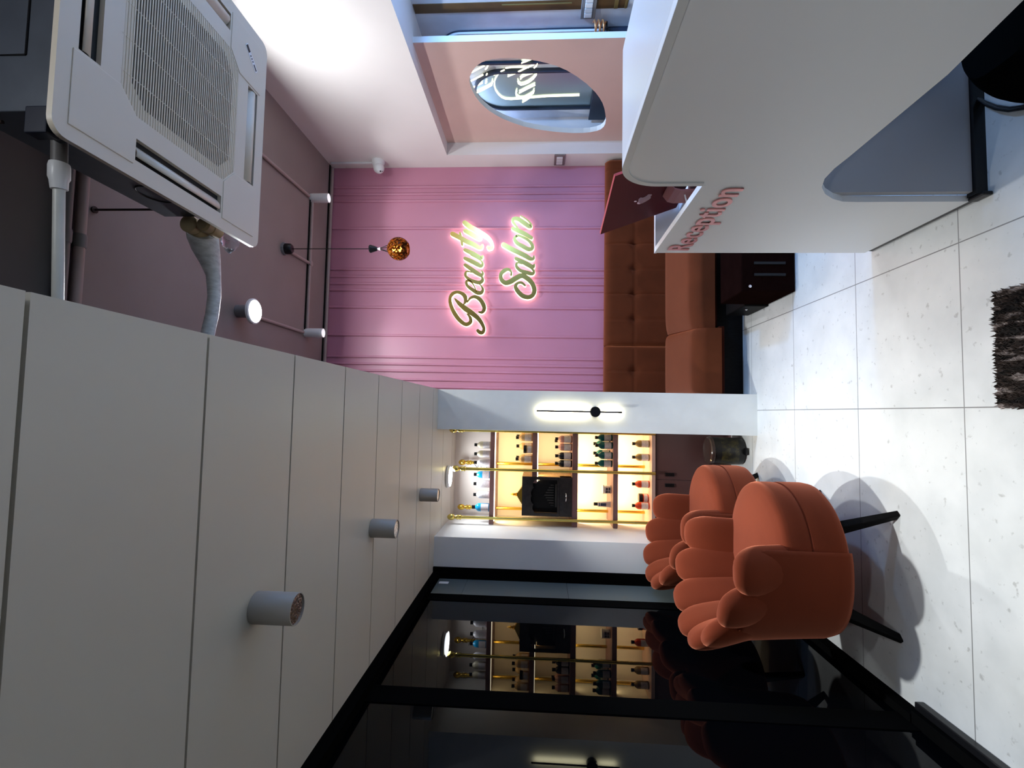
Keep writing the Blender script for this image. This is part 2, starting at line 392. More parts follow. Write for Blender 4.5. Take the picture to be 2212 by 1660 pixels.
for (a0, b0, a1, b1) in ((0.17, 0.2, 0.06, 0.06), (0.8, 0.2, 0.94, 0.06), (0.2, 0.8, 0.06, 0.94), (0.8, 0.8, 0.94, 0.94)):
    sx = 1 if a1 > 0.5 else -1; sy = 1 if b1 > 0.5 else -1
    c = lambda q: q if sx < 0 else 1-q
    e = lambda q: q if sy < 0 else 1-q
    pts = [(c(0.045), e(0.045)), (c(0.272), e(0.045)), (c(0.272), e(0.204)), (c(0.204), e(0.272)), (c(0.045), e(0.272))]
    MB().prism([pts], fa, AZ-0.003, AZ+0.001).build('corner_cover', ACW, ac, bevel=0.002)
gr = MB()
gr.prism([oct_, [(0.5+(a-0.5)*0.86, 0.5+(b-0.5)*0.86) for a, b in oct_]], fa, AZ+0.002, AZ+0.006)
for k in range(52):
    a = 0.212 + (0.576)*k/51
    d = 0.208 if 0.277 <= a <= 0.723 else 0.208+(0.277-a if a < 0.277 else a-0.723)
    b = 0.212 + (0.576)*k/51
    x0, y0 = A(d, b); x1, y1 = A(1-d if True else 0, b)
    dd = 0.208 if 0.277 <= b <= 0.723 else 0.208+(0.277-b if b < 0.277 else b-0.723)
    x0, y0 = A(dd, b); x1, y1 = A(1-dd, b)
    gr.box(x0, x1, y0-0.0028, y0+0.0028, AZ+0.0002, AZ+0.0022)
for k in range(1, 5):
    x, y = A(0.208+0.584*k/5, 0.2); x, y2 = A(0.208+0.584*k/5, 0.8)
    gr.box(x-0.001, x+0.001, y, y2, AZ, AZ+0.004)
gr.build('grille', ACG, ac)
x0, y0 = A(0.262, 0.262); x1, y1 = A(0.738, 0.738)
MB().prism([[(0.5+(a-0.5)*0.87, 0.5+(b-0.5)*0.87) for a, b in oct_]], fa, AZ+0.0130, AZ+0.014).build('filter', ACD, ac)
MB().prism([oct_], fa, AZ+0.0142, AZ+0.016).build('grille_backing', mat('grille_backing_plastic', (0.38, 0.36, 0.32), 0.5), ac)
for i, sl in enumerate(slots):
    a0, b0 = sl[0]; a1, b1 = sl[2]; lv = MB()
    n = 7; vs = []
    for k in range(n):
        t = k/(n-1)-0.5; hgt = AZ+0.001 + 0.020*(0.5+t*(1 if i in (0, 2) else -1)) - 0.010*math.cos(t*PI)
        w2 = 0.62
        if i < 2:
            x = AX0+AS*((a0+a1)/2 + t*(a1-a0)*w2); vs += [(x, AY0+AS*(b0+0.006), hgt), (x, AY0+AS*(b1-0.006), hgt)]
        else:
            y = AY0+AS*((b0+b1)/2 + t*(b1-b0)*w2); vs += [(AX0+AS*(a0+0.006), y, hgt), (AX0+AS*(a1-0.006), y, hgt)]
    lv.add(vs, [(2*k, 2*k+1, 2*k+3, 2*k+2) for k in range(n-1)])
    o = lv.build('louvre', ACW, ac, smooth=60); sm = o.modifiers.new('thick', 'SOLIDIFY'); sm.thickness = 0.004
cs = MB().box(0.85, 1.60, 1.31, 2.09, AZ+0.05, 3.20); cs.build('casing', GALV, ac, bevel=0.004)
# pressed outlines on the casing
ring = [(0.8485, 1.86+0.075*math.cos(t), 3.06+0.055*math.sin(t)) for t in [2*PI*k/40 for k in range(41)]]
MB().tube(ring, 0.0025, 6).build('pressed_mark', BLKP, ac)
MB().tube([(1.02, 1.3085, 3.02), (1.02, 1.3085, 3.13), (1.25, 1.3085, 3.13), (1.25, 1.3085, 3.02), (1.02, 1.3085, 3.02)], 0.003, 6).build('pressed_mark', BLKP, ac)
MB().box(0.78, 0.86, 1.30, 1.345, 2.93, 3.0).box(0.80, 0.86, 1.345, 1.40, 2.90, 2.99).build('bracket', mat('navy_bracket', (0.01, 0.014, 0.03), 0.4), ac, bevel=0.004)
for (x, y) in ((0.91, 2.15), (1.56, 2.15), (0.83, 1.33), (1.62, 1.33)):
    MB().tube([(x, y, 3.10), (x, y, ZC-0.001)], 0.0055, 8).lathe([(0.0, ZC-0.012), (0.017, ZC-0.010), (0.014, ZC-0.001)], (x, y, 0), 10).build('hanging_rod', mat('rusty_rod', (0.03, 0.018, 0.015), 0.6, metal=0.5), ac)
# display strip on the far right corner cover
x, y = A(0.855, 0.872); dv = Vector((AX0+AS*0.815, AY0+AS*0.915, 0))-Vector((AX0+AS*0.892, AY0+AS*0.83, 0))
q0 = Vector((AX0+AS*0.892, AY0+AS*0.83, AZ-0.0042)); u = dv.normalized(); nrm = Vector((-u.y, u.x, 0))
def strip(f0, f1, hw, z): return [q0+dv*f0+nrm*hw+Vector((0, 0, z)), q0+dv*f1+nrm*hw+Vector((0, 0, z)), q0+dv*f1-nrm*hw+Vector((0, 0, z)), q0+dv*f0-nrm*hw+Vector((0, 0, z))]
def slab(mb, pts, t, mi=0):
    mb.add(pts+[p+Vector((0, 0, t)) for p in pts], [(0, 1, 2, 3), (4, 5, 6, 7), (0, 1, 5, 4), (1, 2, 6, 5), (2, 3, 7, 6), (3, 0, 4, 7)], mi); return mb
dp = MB(); slab(dp, strip(0, 1, 0.012, 0), 0.002, 0); slab(dp, strip(0.04, 0.30, 0.008, -0.0012), 0.002, 1)
for k in range(3): slab(dp, strip(0.40+0.1*k, 0.45+0.1*k, 0.004, -0.0008), 0.002, 1)
slab(dp, strip(0.72, 0.96, 0.004, -0.0008), 0.002, 1)
dp.build('display', [WPL, BLKP], ac)

# pipework at the ceiling
pv = thing('drain_pipe', (0.4, 1.425, 2.98), 'white drain pipe with a coupling running from the air conditioner over the panels', 'pipe')
MB().tube([(0.69, 1.415, 3.0), (0.2, 1.445, 3.0), (-0.4, 1.48, 3.0)], 0.0155, 16).build('pipe', PVC, pv, smooth=40)
MB().tube([(0.745, 1.412, 3.0), (0.735, 1.412, 3.0), (0.70, 1.414, 3.0), (0.69, 1.414, 3.0), (0.665, 1.417, 3.0)], [0.026, 0.028, 0.028, 0.024, 0.022], 16).build('coupling', WPL, pv, smooth=40)
MB().tube([(0.849, 1.405, 3.0), (0.745, 1.411, 3.0)], 0.021, 16).build('inlet_pipe', PVCG, pv, smooth=40)
ip = thing('insulated_pipe', (0.5, 2.32, 3.0), 'thick pipe wrapped in white tape running from the air conditioner to the panels', 'pipe')
wp = [at(x_, y_, 1, Y_) for x_, y_, Y_ in ((437, 500, 2.20), (438, 512, 2.22), (444, 535, 2.26), (454, 565, 2.31), (461, 595, 2.34), (463, 640, 2.36), (458, 680, 2.37), (450, 715, 2.37), (440, 760, 2.36))]
wp += [wp[-1]+Vector((-0.4, 0, 0.05))]
MB().tube(wp, [0.066, 0.066, 0.060, 0.046, 0.033, 0.030, 0.030, 0.031, 0.031, 0.031], 18).build('wrapping', TAPE, ip, smooth=60)
f1, f2 = at(420, 490, 1, 2.14), at(452, 492, 1, 2.14)
for c_, r_ in ((f1, 0.040), (f2, 0.032)):
    MB().lathe([(r_*0.72, 2.091), (r_, 2.10), (r_, 2.13), (r_*0.93, 2.132), (r_*0.93, 2.138), (r_, 2.14), (r_, 2.17), (r_*0.95, 2.20)], (c_.x, 0, c_.z), 18, axis='y').build('fitting', FITB, ip, smooth=40)
pl = MB(); WC = at(497, 519, 1, 2.32)
def wrapf(u, v):
    a = 2*PI*u; t = v-0.5; r = 0.055*math.sqrt(max(0.02, 1-(2*t)**2))*(1+0.22*math.sin(5*a+9*v)*math.cos(7*v+3*a))
    return (WC.x+0.13*t+0.01*math.sin(9*v), WC.y+r*math.cos(a)*0.8, WC.z+r*math.sin(a)*0.8)
pl.grid(wrapf, 22, 14, close_u=True)
pl.build('plastic_wrap', CLEAR, smooth=50, label='crumpled clear plastic wrap hanging at the air conditioner corner', cat='plastic wrap')
for nm, yy, lab in (('ceiling_pipe', 1.962, 'grey pipe under the dark beam, nearer the white drain pipe'), ('ceiling_pipe', 2.032, 'grey-mauve pipe at the far edge of the dark ceiling beam')):
    c = thing(nm, (0.5, yy, ZC-0.06), lab, 'pipe', 'pipes along the ceiling beam')
    MB().tube([(-0.3, yy, ZC-0.062), (1.9, yy, ZC-0.062)], 0.0215, 16).build('pipe', PVCG if yy < 2 else COND, c, smooth=40)
    MB().lathe([(0.024, 0.69), (0.026, 0.70), (0.026, 0.74), (0.024, 0.75)], (0, yy, ZC-0.062), 16, axis='x').build('clamp', PVCG, c, smooth=40)
    if yy < 2: MB().lathe([(0.02, 0.36), (0.05, 0.365), (0.05, 0.385), (0.02, 0.39)], (0, yy, ZC-0.062), 20, axis='x').build('flange', PVCG, c, smooth=40)

# ------------------------------------------------------------------ conduits and ceiling lamps
ZD = ZC-0.014
def conduit(pts, lab, r=0.0135, m=COND, nm='conduit'):
    return MB().tube(pts, r, 12).build(nm, m, smooth=40, label=lab, cat='conduit', group='ceiling conduits')
conduit([(0.69, 4.27, ZD), (1.88, 4.27, ZD)], 'ceiling conduit linking the two white spotlights')
conduit([(0.665, 3.36, ZD), (0.67, 4.20, ZD)], 'ceiling conduit from the round lit lamp to the left spotlight')
conduit([(1.86, 2.98, ZD), (1.895, 4.20, ZD)], 'ceiling conduit from behind the air conditioner to the right spotlight')
conduit([(1.295, 3.90, ZD), (1.303, 4.245, ZD)], 'short ceiling conduit from the pendant rose to a junction')
conduit([(0.30, 4.655, ZD), (2.385, 4.655, ZD)], 'ceiling conduit lying along the top of the pink wall', r=0.016)
MB().tube([(0.25, 4.615, ZC-0.007), (2.39, 4.615, ZC-0.007)], 0.006, 8).build('cable', CABLE, smooth=40, label='black cable along the ceiling beside the pink wall conduit', cat='cable', group='black ceiling cables')
MB().tube([(0.66, 4.243, ZC-0.006), (1.88, 4.243, ZC-0.006)], 0.005, 8).build('cable', CABLE, smooth=40, label='black cable along the conduit between the white spotlights', cat='cable', group='black ceiling cables')
MB().lathe([(0.0, ZC-0.034), (0.022, ZC-0.032), (0.026, ZC-0.028), (0.026, ZC)], (1.305, 4.275, 0), 16).build('junction_box', COND, smooth=40, label='round conduit junction box between the two white spotlights', cat='junction box')

def led_disc(x, y, ztop, zdisc, label, power, col=(0.92, 0.96, 1.0), r=0.088, emit=True):
    t = thing('round_lamp', (x, y, zdisc), label, 'ceiling lamp', 'round led lamps')
    if ztop-zdisc > 0.05: MB().lathe([(0.045, zdisc+0.024), (0.045, ztop-0.0005)], (x, y, 0), 20).build('base', GPL, t, smooth=40)
    MB().lathe([(r*0.9, zdisc-0.001), (r, zdisc+0.004), (r, zdisc+0.02), (r*0.8, zdisc+(0.026 if ztop-zdisc > 0.05 else ztop-zdisc))], (x, y, 0), 32).build('rim', WPL, t, smooth=40)
    MB().lathe([(0.0, zdisc-0.006), (r*0.6, zdisc-0.0055), (r*0.86, zdisc-0.003), (r*0.9, zdisc+0.001)], (x, y, 0), 32).build('diffuser', LEDW, t, smooth=60)
    light('round_lamp_light', 'AREA', (x, y, zdisc-0.012), power, col, size=2*r)
    return t
led_disc(0.665, 3.28, ZC, 3.475, 'round lit white lamp on the mauve ceiling beside the wrapped pipe', 31)
led_disc(-0.52, 3.96, ZS, 2.209, 'round lit white lamp set against the lower ceiling above the bottle shelves', 4.2)
led_disc(1.86, 2.90, ZC, 3.475, 'round lit lamp on the ceiling hidden behind the air conditioner', 14)
led_disc(0.95, 0.2, ZC, 3.475, 'round lit lamp on the ceiling above the camera side of the desk', 10)
led_disc(-0.52, 0.08, ZS, 2.205, 'round lit lamp on the lower ceiling nearest the camera', 6)

def cyl_spot(x, y, ztop, length, r, m, lit, label, grp, tilt=0):
    t = thing('cylinder_spotlight', (x, y, ztop-length), label, 'spotlight', grp)
    zb = ztop-length
    b = MB().lathe([(r*0.6, ztop-0.0005), (r*0.985, ztop-0.0005), (r, ztop-0.003), (r, zb+0.002), (r*0.985, zb), (r*0.93, zb), (r*0.92, zb+0.004)], (x, y, 0), 36)
    b.build('body', m, t, smooth=35)
    MB().lathe([(r*0.925, zb+0.003), (r*0.80, zb+0.018), (r*0.55, zb+0.035), (r*0.30, zb+0.042)], (x, y, 0), 36).build('reflector', SPOTR if lit else REFL, t, smooth=60)
    MB().lathe([(0.0, zb+0.026), (r*0.26, zb+0.028), (r*0.30, zb+0.044)], (x, y, 0), 20).build('bulb', SPOTE if lit else mat('unlit_led_chip', (0.03, 0.028, 0.04), 0.2), t, smooth=50)
    return t
for i, (y, lab) in enumerate(((1.285, 'warm grey cylinder spotlight nearest the camera on the panelled lower ceiling'), (2.18, 'middle warm grey cylinder spotlight on the panelled lower ceiling'), (3.075, 'warm grey cylinder spotlight nearest the shelves on the lower ceiling'))):
    cyl_spot(-0.52, y, ZS, 0.112, 0.0405, CYLM, False, lab, 'grey cylinder spotlights')
    light('spot_light', 'SPOT', (-0.52, y, ZS-0.115), (26, 105, 92)[i], (0.93, 0.975, 1), size=0.02, spot=(50, 80, 80)[i], blend=0.8)
cyl_spot(1.905, 4.27, ZC-0.001, 0.165, 0.041, WPL, True, 'white cylinder spotlight on the ceiling near the white right wall', 'white cylinder spotlights')
cyl_spot(0.675, 4.27, ZC-0.001, 0.165, 0.041, WPL, True, 'white cylinder spotlight on the ceiling near the panelled lower ceiling', 'white cylinder spotlights')
light('spot_light', 'SPOT', (1.905, 4.27, ZC-0.17), 8, (0.9, 0.95, 1), size=0.02, spot=110)
light('spot_light', 'SPOT', (0.675, 4.27, ZC-0.17), 8, (0.9, 0.95, 1), size=0.02, spot=110)

# pendant
pd = thing('pendant_lamp', (1.293, 3.84, 2.55), 'pendant lamp with a speckled amber glass ball on a black cord', 'pendant lamp')
MB().lathe([(0.0, ZC-0.075), (0.030, ZC-0.073), (0.042, ZC-0.060), (0.044, ZC-0.03), (0.044, ZC-0.02)], (1.293, 3.84, 0), 24).build('canopy', BLKP, pd, smooth=40)
MB().lathe([(0.052, ZC-0.02), (0.052, ZC)], (1.293, 3.84, 0), 12).build('mounting_plate', GPL, pd)
MB().tube([(1.293, 3.84, ZC-0.07), (1.293, 3.84, 2.885)], 0.0032, 8).build('cord', CABLE, pd)
MB().lathe([(0.0, 2.889), (0.030, 2.887), (0.033, 2.880), (0.016, 2.827), (0.0, 2.8255)], (1.293, 3.84, 0), 24).build('lamp_cap', BLKP, pd, smooth=40)
MB().lathe([(0.008, 2.826), (0.008, 2.812), (0.012, 2.81), (0.012, 2.80), (0.004, 2.798)], (1.293, 3.84, 0), 16).build('stem', WPL, pd, smooth=40)
ar = MB()
for k in range(4):
    a = PI/4+PI/2*k; ar.tube([(1.293+0.006*math.cos(a), 3.84+0.006*math.sin(a), 2.80), (1.293+0.030*math.cos(a), 3.84+0.030*math.sin(a), 2.737)], 0.0028, 8)
ar.build('holder_arms', BLKP, pd, smooth=40)
R = 0.092
prof = [(0.030, 2.738)]
for k in range(1, 15):
    t = 0.35+(PI-0.55-0.35)*k/14; prof.append((R*math.sin(t), 2.650+R*0.98*math.cos(t)))
o = MB().lathe(prof[:], (1.293, 3.84, 0), 40)
o.f = [f for f in o.f if len(f) == 4]; o.m = o.m[:len(o.f)]
o = o.build('glass_ball', AMBER, pd, smooth=80)
MB().lathe([(0.0, 2.70), (0.010, 2.70), (0.020, 2.672), (0.024, 2.655), (0.018, 2.636), (0.0, 2.628)], (1.293, 3.84, 0), 20).build('bulb', BULB, pd, smooth=80)

# cctv camera with trunking, on the right wall at the pink corner
cc = thing('security_camera', (2.37, 4.56, 3.0), 'white dome security camera high on the white wall beside the pink wall', 'security camera')
MB().lathe([(0.060, XR), (0.060, XR-0.02), (0.048, XR-0.05), (0.044, XR-0.06)], (0, 4.56, 3.095), 28, axis='x').build('mount', WPL, cc, smooth=40)
bl = MB()
cc0 = Vector((XR-0.075, 4.555, 3.085)); ax = Vector((-0.75, -0.45, -0.50)).normalized()
uu = ax.cross(Vector((0, 0, 1))).normalized(); vv = ax.cross(uu)
def ballf(rr, c, u, v):
    a = 2*PI*u; t = PI*v; return c + (uu*math.cos(a)+vv*math.sin(a))*rr*math.sin(t) + ax*rr*math.cos(t)
bl.grid(lambda u, v: ballf(0.052, cc0, u, v), 24, 16, close_u=True); bl.build('ball', WPL, cc, smooth=80)
ln = MB()
def eyef(u, v):
    a = 2*PI*u; r = 0.030*(1-v) ; return cc0 + ax*(0.048+0.012*math.sin(v*PI/2)) + (uu*math.cos(a)+vv*math.sin(a))*r
ln.grid(eyef, 20, 5, close_u=True); ln.build('face_ring', WPL, cc, smooth=60)
e = MB(); c = cc0+ax*0.0605
for du, dv_, hw, hh in ((-0.004, 0, 0.010, 0.007), (0.014, 0, 0.003, 0.006)):
    pp = [c+uu*(du*0.4+sx*hw*0.6)+vv*(dv_+du+sy*hh) for sx, sy in ((-1, -1), (1, -1), (1, 1), (-1, 1))]
    e.add(pp+[q+ax*0.002 for q in pp], [(0, 1, 2, 3), (4, 5, 6, 7), (0, 1, 5, 4), (1, 2, 6, 5), (2, 3, 7, 6), (3, 0, 4, 7)])
e.build('lens', BLKP, cc)
box('cable_trunking', WPL, XR-0.016, XR-0.0005, 4.575, 4.60, 3.15, ZC-0.03, bevel=0.003, label='white cable trunking from the ceiling down to the security camera', cat='trunking')

# switches on the right wall
sw = thing('switch_plate', (XR, 4.575, 1.30), 'grey switch plate with white rockers on the white wall by the pink corner', 'switch')
p0 = at(1198, 366, 0, XR); 
box('plate', BRNPL, XR-0.012, XR, 4.475, 4.665, 1.302, 1.404, parent=sw, bevel=0.004)
for k in range(3): box('rocker', WPL, XR-0.018, XR-0.011, 4.502+0.048*k, 4.542+0.048*k, 1.325, 1.382, parent=sw, bevel=0.002)

# ------------------------------------------------------------------ the salon beyond: mirrors, neon, slot, switch, hook
def archmirror(y0, y1, ztop, zb, label, x=XB, double=False):
    t = thing('arched_mirror', (x-0.02, (y0+y1)/2, zb), label, 'mirror', 'arched salon mirrors')
    r = (y1-y0)/2; cy = (y0+y1)/2; zs = ztop-r
    def out(d): return [(y0+d, zb+d)]+[(cy-(r-d)*math.cos(PI*k/28), zs+(r-d)*math.sin(PI*k/28)) for k in range(29)]+[(y1-d, zb+d)]
    fn = lambda a, b, d: (d, a, b)
    if double:
        MB().prism([out(0), out(0.006)], fn, x-0.008, x).build('frame', NAVY, t); MB().prism([out(0.006), out(0.022)], fn, x-0.024, x).build('frame_band', WPL, t)
        MB().prism([out(0.022), out(0.040)], fn, x-0.032, x).build('inner_frame', NAVY, t); MB().prism([out(0.040)], fn, x-0.018, x).build('glass', MIRR, t); return t
    MB().prism([out(0), out(0.018)], fn, x-0.035, x).build('frame', NAVY, t)
    MB().prism([out(0.018)], fn, x-0.018, x).build('glass', MIRR, t)
    return t
archmirror(3.80, 4.30, 2.10, 0.55, 'black framed arched mirror seen through the oval opening')
archmirror(3.395, 3.74, 2.29, 0.55, 'black framed arched mirror at the near edge of the beige panel', XB, True)
sl = thing('dark_slot', (XB, 3.2, 0.95), 'dark brown upright recess in the pale salon wall beside the switch', 'wall recess')
box('recess', BROWNI, XB-0.004, XB, 3.155, 3.232, 0.955, 2.405, parent=sl)
for z0, z1, y0, y1 in ((1.21, 1.24, 3.165, 3.215), (1.02, 1.045, 3.16, 3.228), (1.33, 1.80, 3.172, 3.178), (0.96, 0.975, 3.16, 3.228)):
    box('ochre_rail', OLIVE, XB-0.010, XB-0.003, y0, y1, z0, z1, parent=sl)
s2 = thing('switch_plate', (XB, 3.2, 1.17), 'grey framed switch plate with white rockers on the pale salon wall', 'switch')
box('plate', GPL, XB-0.016, XB, 3.10, 3.305, 1.165, 1.265, parent=s2, bevel=0.003)
for k in range(4): box('rocker', WPL, XB-0.021, XB-0.0155, 3.125+0.042*k, 3.162+0.042*k, 1.19, 1.24, parent=s2, bevel=0.002)
hk = thing('dryer_holder', (XB, 3.33, 1.05), 'orange coil hair dryer holder with a black knob on the pale salon wall', 'hair dryer holder')
co = MB(); co.tube([(XB-0.058+0.045*math.cos(k/72*2*PI*3), 3.335+0.048*math.sin(k/72*2*PI*3), 1.085+0.085*k/72) for k in range(73)], 0.006, 8)
co.build('coil', COPPER, hk, smooth=60)
MB().tube([(XB, 3.35, 1.075), (XB-0.06, 3.35, 1.075)], 0.006, 8).build('arm', BLKP, hk, smooth=40)
kb = MB(); kb.grid(lambda u, v: (XB-0.07+0.022*math.cos(PI*v), 3.352+0.022*math.sin(PI*v)*math.cos(2*PI*u), 1.073+0.022*math.sin(PI*v)*math.sin(2*PI*u)), 18, 12, close_u=True); kb.build('knob', BLKP, hk, smooth=80)
cn = thing('salon_console', (XB-0.05, 3.75, 0.5), 'navy console shelf under the arched mirrors', 'console')
box('shelf', NAVY, XB-0.10, XB-0.036, 3.36, 4.42, 0.86, 0.90, parent=cn)
box('back', NAVY, XB-0.060, XB-0.0362, 3.36, 4.42, 0.5, 1.10, parent=cn)
c7 = lambda x, y, d: at(1000+x*0.14467, 100+y*0.14467, 0, d)
ne = thing('neon_sign', (XB-0.06, 4.0, 1.4), 'pale yellow neon script and modelled arch reflection behind the oval opening', 'neon sign')
XNE = XB-0.0242
arc = [(1740,735),(1500,742),(1250,750),(1000,770),(850,785),(720,793),(640,788),(580,765),(530,720),(490,660),(468,590),(472,520),(495,465),(530,410),(575,372),(620,352)]
MB().tube([c7(x, y, XNE) for x, y in arc], 0.0052, 8).tube([c7(x, y, XNE) for x, y in ((635,326),(720,312),(850,310),(985,315))], 0.006, 8).build('arch_reflection', NEON, ne, smooth=60)  # glowing arch stands in for a lit mirror reflected in the glass
top = [[(190,700),(300,650),(430,580),(442,520)], [(145,620),(220,582),(290,545)], [(110,525),(200,478),(300,425)], [(130,390),(230,335),(320,290)], [(335,345),(360,318),(374,280)], [(325,468),(348,440),(360,408)], [(338,552),(356,524)], [(440,412),(468,430),(492,408)]]
bot = [[(1075,578),(950,640),(840,698)], [(805,665),(792,700),(800,745),(850,780),(920,775),(1000,735),(1050,700),(1062,660)], [(890,835),(950,800),(1015,755)], [(820,520),(830,555),(865,578),(920,566),(980,540),(1050,485),(1092,430),(1096,400)], [(858,490),(890,455),(960,425),(1050,395)], [(870,252),(950,220),(1020,192)], [(670,450),(800,395),(950,320),(1060,272)], [(1062,322),(1095,295),(1112,245)]]
for nm, strokes in (('upper_script', top), ('lower_script', bot)):
    m_ = MB()
    for st in strokes: m_.tube([c7(x, y, XNE-0.003) for x, y in st], 0.0062, 8)
    m_.build(nm, NEON, ne, smooth=60)
light('salon_light', 'AREA', (2.60, 2.35, 2.38), 46, (0.24, 0.50, 1.0), size=0.25)
light("salon_light", "AREA", (2.655, 4.36, 2.39), 8, (0.33, 0.57, 1.0), size=0.12)  # added fill without a fixture, brightens the view through the oval
light('salon_light', 'AREA', (2.60, 1.6, 2.38), 18, (0.24, 0.50, 1.0), size=0.25)

# ------------------------------------------------------------------ lit sign
def ribbon(mb, pts, fn, d_back, d_front, grow=0.0):
    # smooth the centre line (Catmull-Rom), sweep its width, round ends
    P = [Vector((p[0], p[1])) for p in pts]; Wd = [p[2]*0.58+grow for p in pts]; C = []; Wc = []
    n = len(P)
    for i in range(n-1):
        p0, p1, p2, p3 = P[max(i-1, 0)], P[i], P[i+1], P[min(i+2, n-1)]
        for k in range(6):
            t = k/6; t2 = t*t; t3 = t2*t
            C.append(0.5*((2*p1)+(-p0+p2)*t+(2*p0-5*p1+4*p2-p3)*t2+(-p0+3*p1-3*p2+p3)*t3)); Wc.append(Wd[i]*(1-t)+Wd[i+1]*t)
    C.append(P[-1]); Wc.append(Wd[-1])
    Lf, Rt = [], []; N = len(C)
    for i in range(N):
        t = (C[min(i+1, N-1)]-C[max(i-1, 0)]).normalized(); nn = Vector((-t.y, t.x)); Lf.append(C[i]+nn*Wc[i]); Rt.append(C[i]-nn*Wc[i])
    def quad_strip():
        vs = []
        for d in (d_front, d_back):
            for i in range(N): vs += [fn(Lf[i].x, Lf[i].y, d), fn(Rt[i].x, Rt[i].y, d)]
        o = 2*N
        fr = [(2*i, 2*i+1, 2*i+3, 2*i+2) for i in range(N-1)]; bk = [tuple(o+j for j in reversed(f)) for f in fr]
        sd = [(2*i, 2*i+2, o+2*i+2, o+2*i) for i in range(N-1)]+[(2*i+1, o+2*i+1, o+2*i+3, 2*i+3) for i in range(N-1)]
        mb.add(vs, fr, 0); base = len(mb.v)-len(vs)
        mb.f += [tuple(j+base for j in f) for f in bk+sd]; mb.m += [1]*len(bk+sd)
    quad_strip()
    for c, r in ((C[0], Wc[0]), (C[-1], Wc[-1])):
        k = 14; ring = [(c.x+r*math.cos(2*PI*j/k), c.y+r*math.sin(2*PI*j/k)) for j in range(k)]
        vs = [fn(a, b, d_front+0.00025) for a, b in ring]+[fn(a, b, d_back) for a, b in ring]
        base = len(mb.v); mb.add(vs, [tuple(range(k))], 0)
        mb.f += [tuple(base+k+j for j in reversed(range(k)))]+[(base+j, base+(j+1) % k, base+k+(j+1) % k, base+k+j) for j in range(k)]; mb.m += [1]*(k+1)

def sfn(x, y, d): return at(940+x*0.18680, 430+y*0.18680, 1, YP-0.05)+Vector((0, d-(YP-0.05), 0))
BEAUTY = {
 'b': [[(372,1332,14),(405,1372,30),(408,1425,36),(355,1452,38),(285,1405,42),(222,1320,42),(182,1230,36),(172,1150,30),(203,1097,34),(255,1078,30),(310,1095,36),(345,1130,44),(352,1180,34),(332,1220,12)],
       [(228,1155,14),(280,1212,42),(350,1270,54),(430,1325,52),(500,1385,44),(545,1450,36),(564,1505,30),(550,1545,34),(518,1545,40),(495,1525,34)],
       [(372,1195,12),(405,1150,22),(460,1132,34),(520,1165,42),(560,1230,44),(566,1280,36),(542,1312,30),(505,1310,16)]],
 'e': [[(478,1075,10),(452,1010,12),(415,960,18),(375,945,24),(360,970,26),(378,1010,30),(430,1050,36),(490,1085,42),(532,1085,36),(552,1050,26),(535,1010,16),(512,985,10)]],
 'a': [[(430,850,10),(372,838,16),(352,858,24),(355,895,28),(395,930,30),(450,955,34),(510,968,38),(546,945,34),(540,905,22),(485,862,14)], [(348,765,34),(400,800,40),(470,850,44),(530,882,36),(552,858,20),(535,830,10)]],
 'u': [[(345,688,34),(420,722,44),(490,758,44),(530,778,32),(549,750,24),(530,715,14),(470,680,10),(410,650,8)], [(345,590,34),(420,625,44),(490,665,44),(530,685,34),(548,662,20)]],
 't': [[(200,405,46),(280,445,46),(360,490,46),(440,525,46),(500,560,40),(532,562,32),(546,530,18)], [(288,395,22),(303,460,26),(312,530,22)]],
 'y': [[(345,368,38),(400,395,46),(460,430,46),(510,458,36),(527,440,22),(500,405,12),(440,370,8)], [(342,275,46),(400,320,50),(480,365,48),(560,410,42),(620,455,36),(655,510,28),(656,560,26),(622,572,32),(610,556,30)]]}
SALON = {
 's': [[(878,882,20),(880,845,18),(845,815,30),(800,830,40),(762,870,36),(765,930,42),(810,970,46),(870,957,52),(930,920,52),(1000,888,50),(1060,915,50),(1120,975,46),(1147,1050,46),(1130,1110,42),(1080,1137,42),(1010,1120,46),(950,1060,44),(930,1010,36),(955,975,24),(1000,970,26),(1040,1002,18)]],
 'a': [[(1000,752,10),(960,738,16),(940,752,24),(945,790,30),(990,830,34),(1060,852,40),(1120,866,36),(1141,840,26),(1110,800,20),(1040,765,12)], [(935,690,34),(1000,722,44),(1070,757,46),(1130,787,36),(1146,760,18)]],
 'l': [[(790,528,46),(860,568,48),(950,612,48),(1040,657,48),(1100,692,42),(1136,690,28),(1142,660,14)]],
 'o': [[(945,425,20),(918,460,30),(948,510,38),(1020,552,42),(1080,582,42),(1122,570,36),(1120,530,34),(1080,480,30),(1010,440,24),(962,424,22),(930,440,22)]],
 'n': [[(900,340,34),(960,367,44),(1040,407,44),(1112,450,36)], [(1012,395,8),(950,330,14),(902,265,28),(908,230,34),(960,232,42),(1020,270,46),(1080,312,44),(1106,320,32),(1105,288,20),(1060,240,14),(990,195,12)]]}
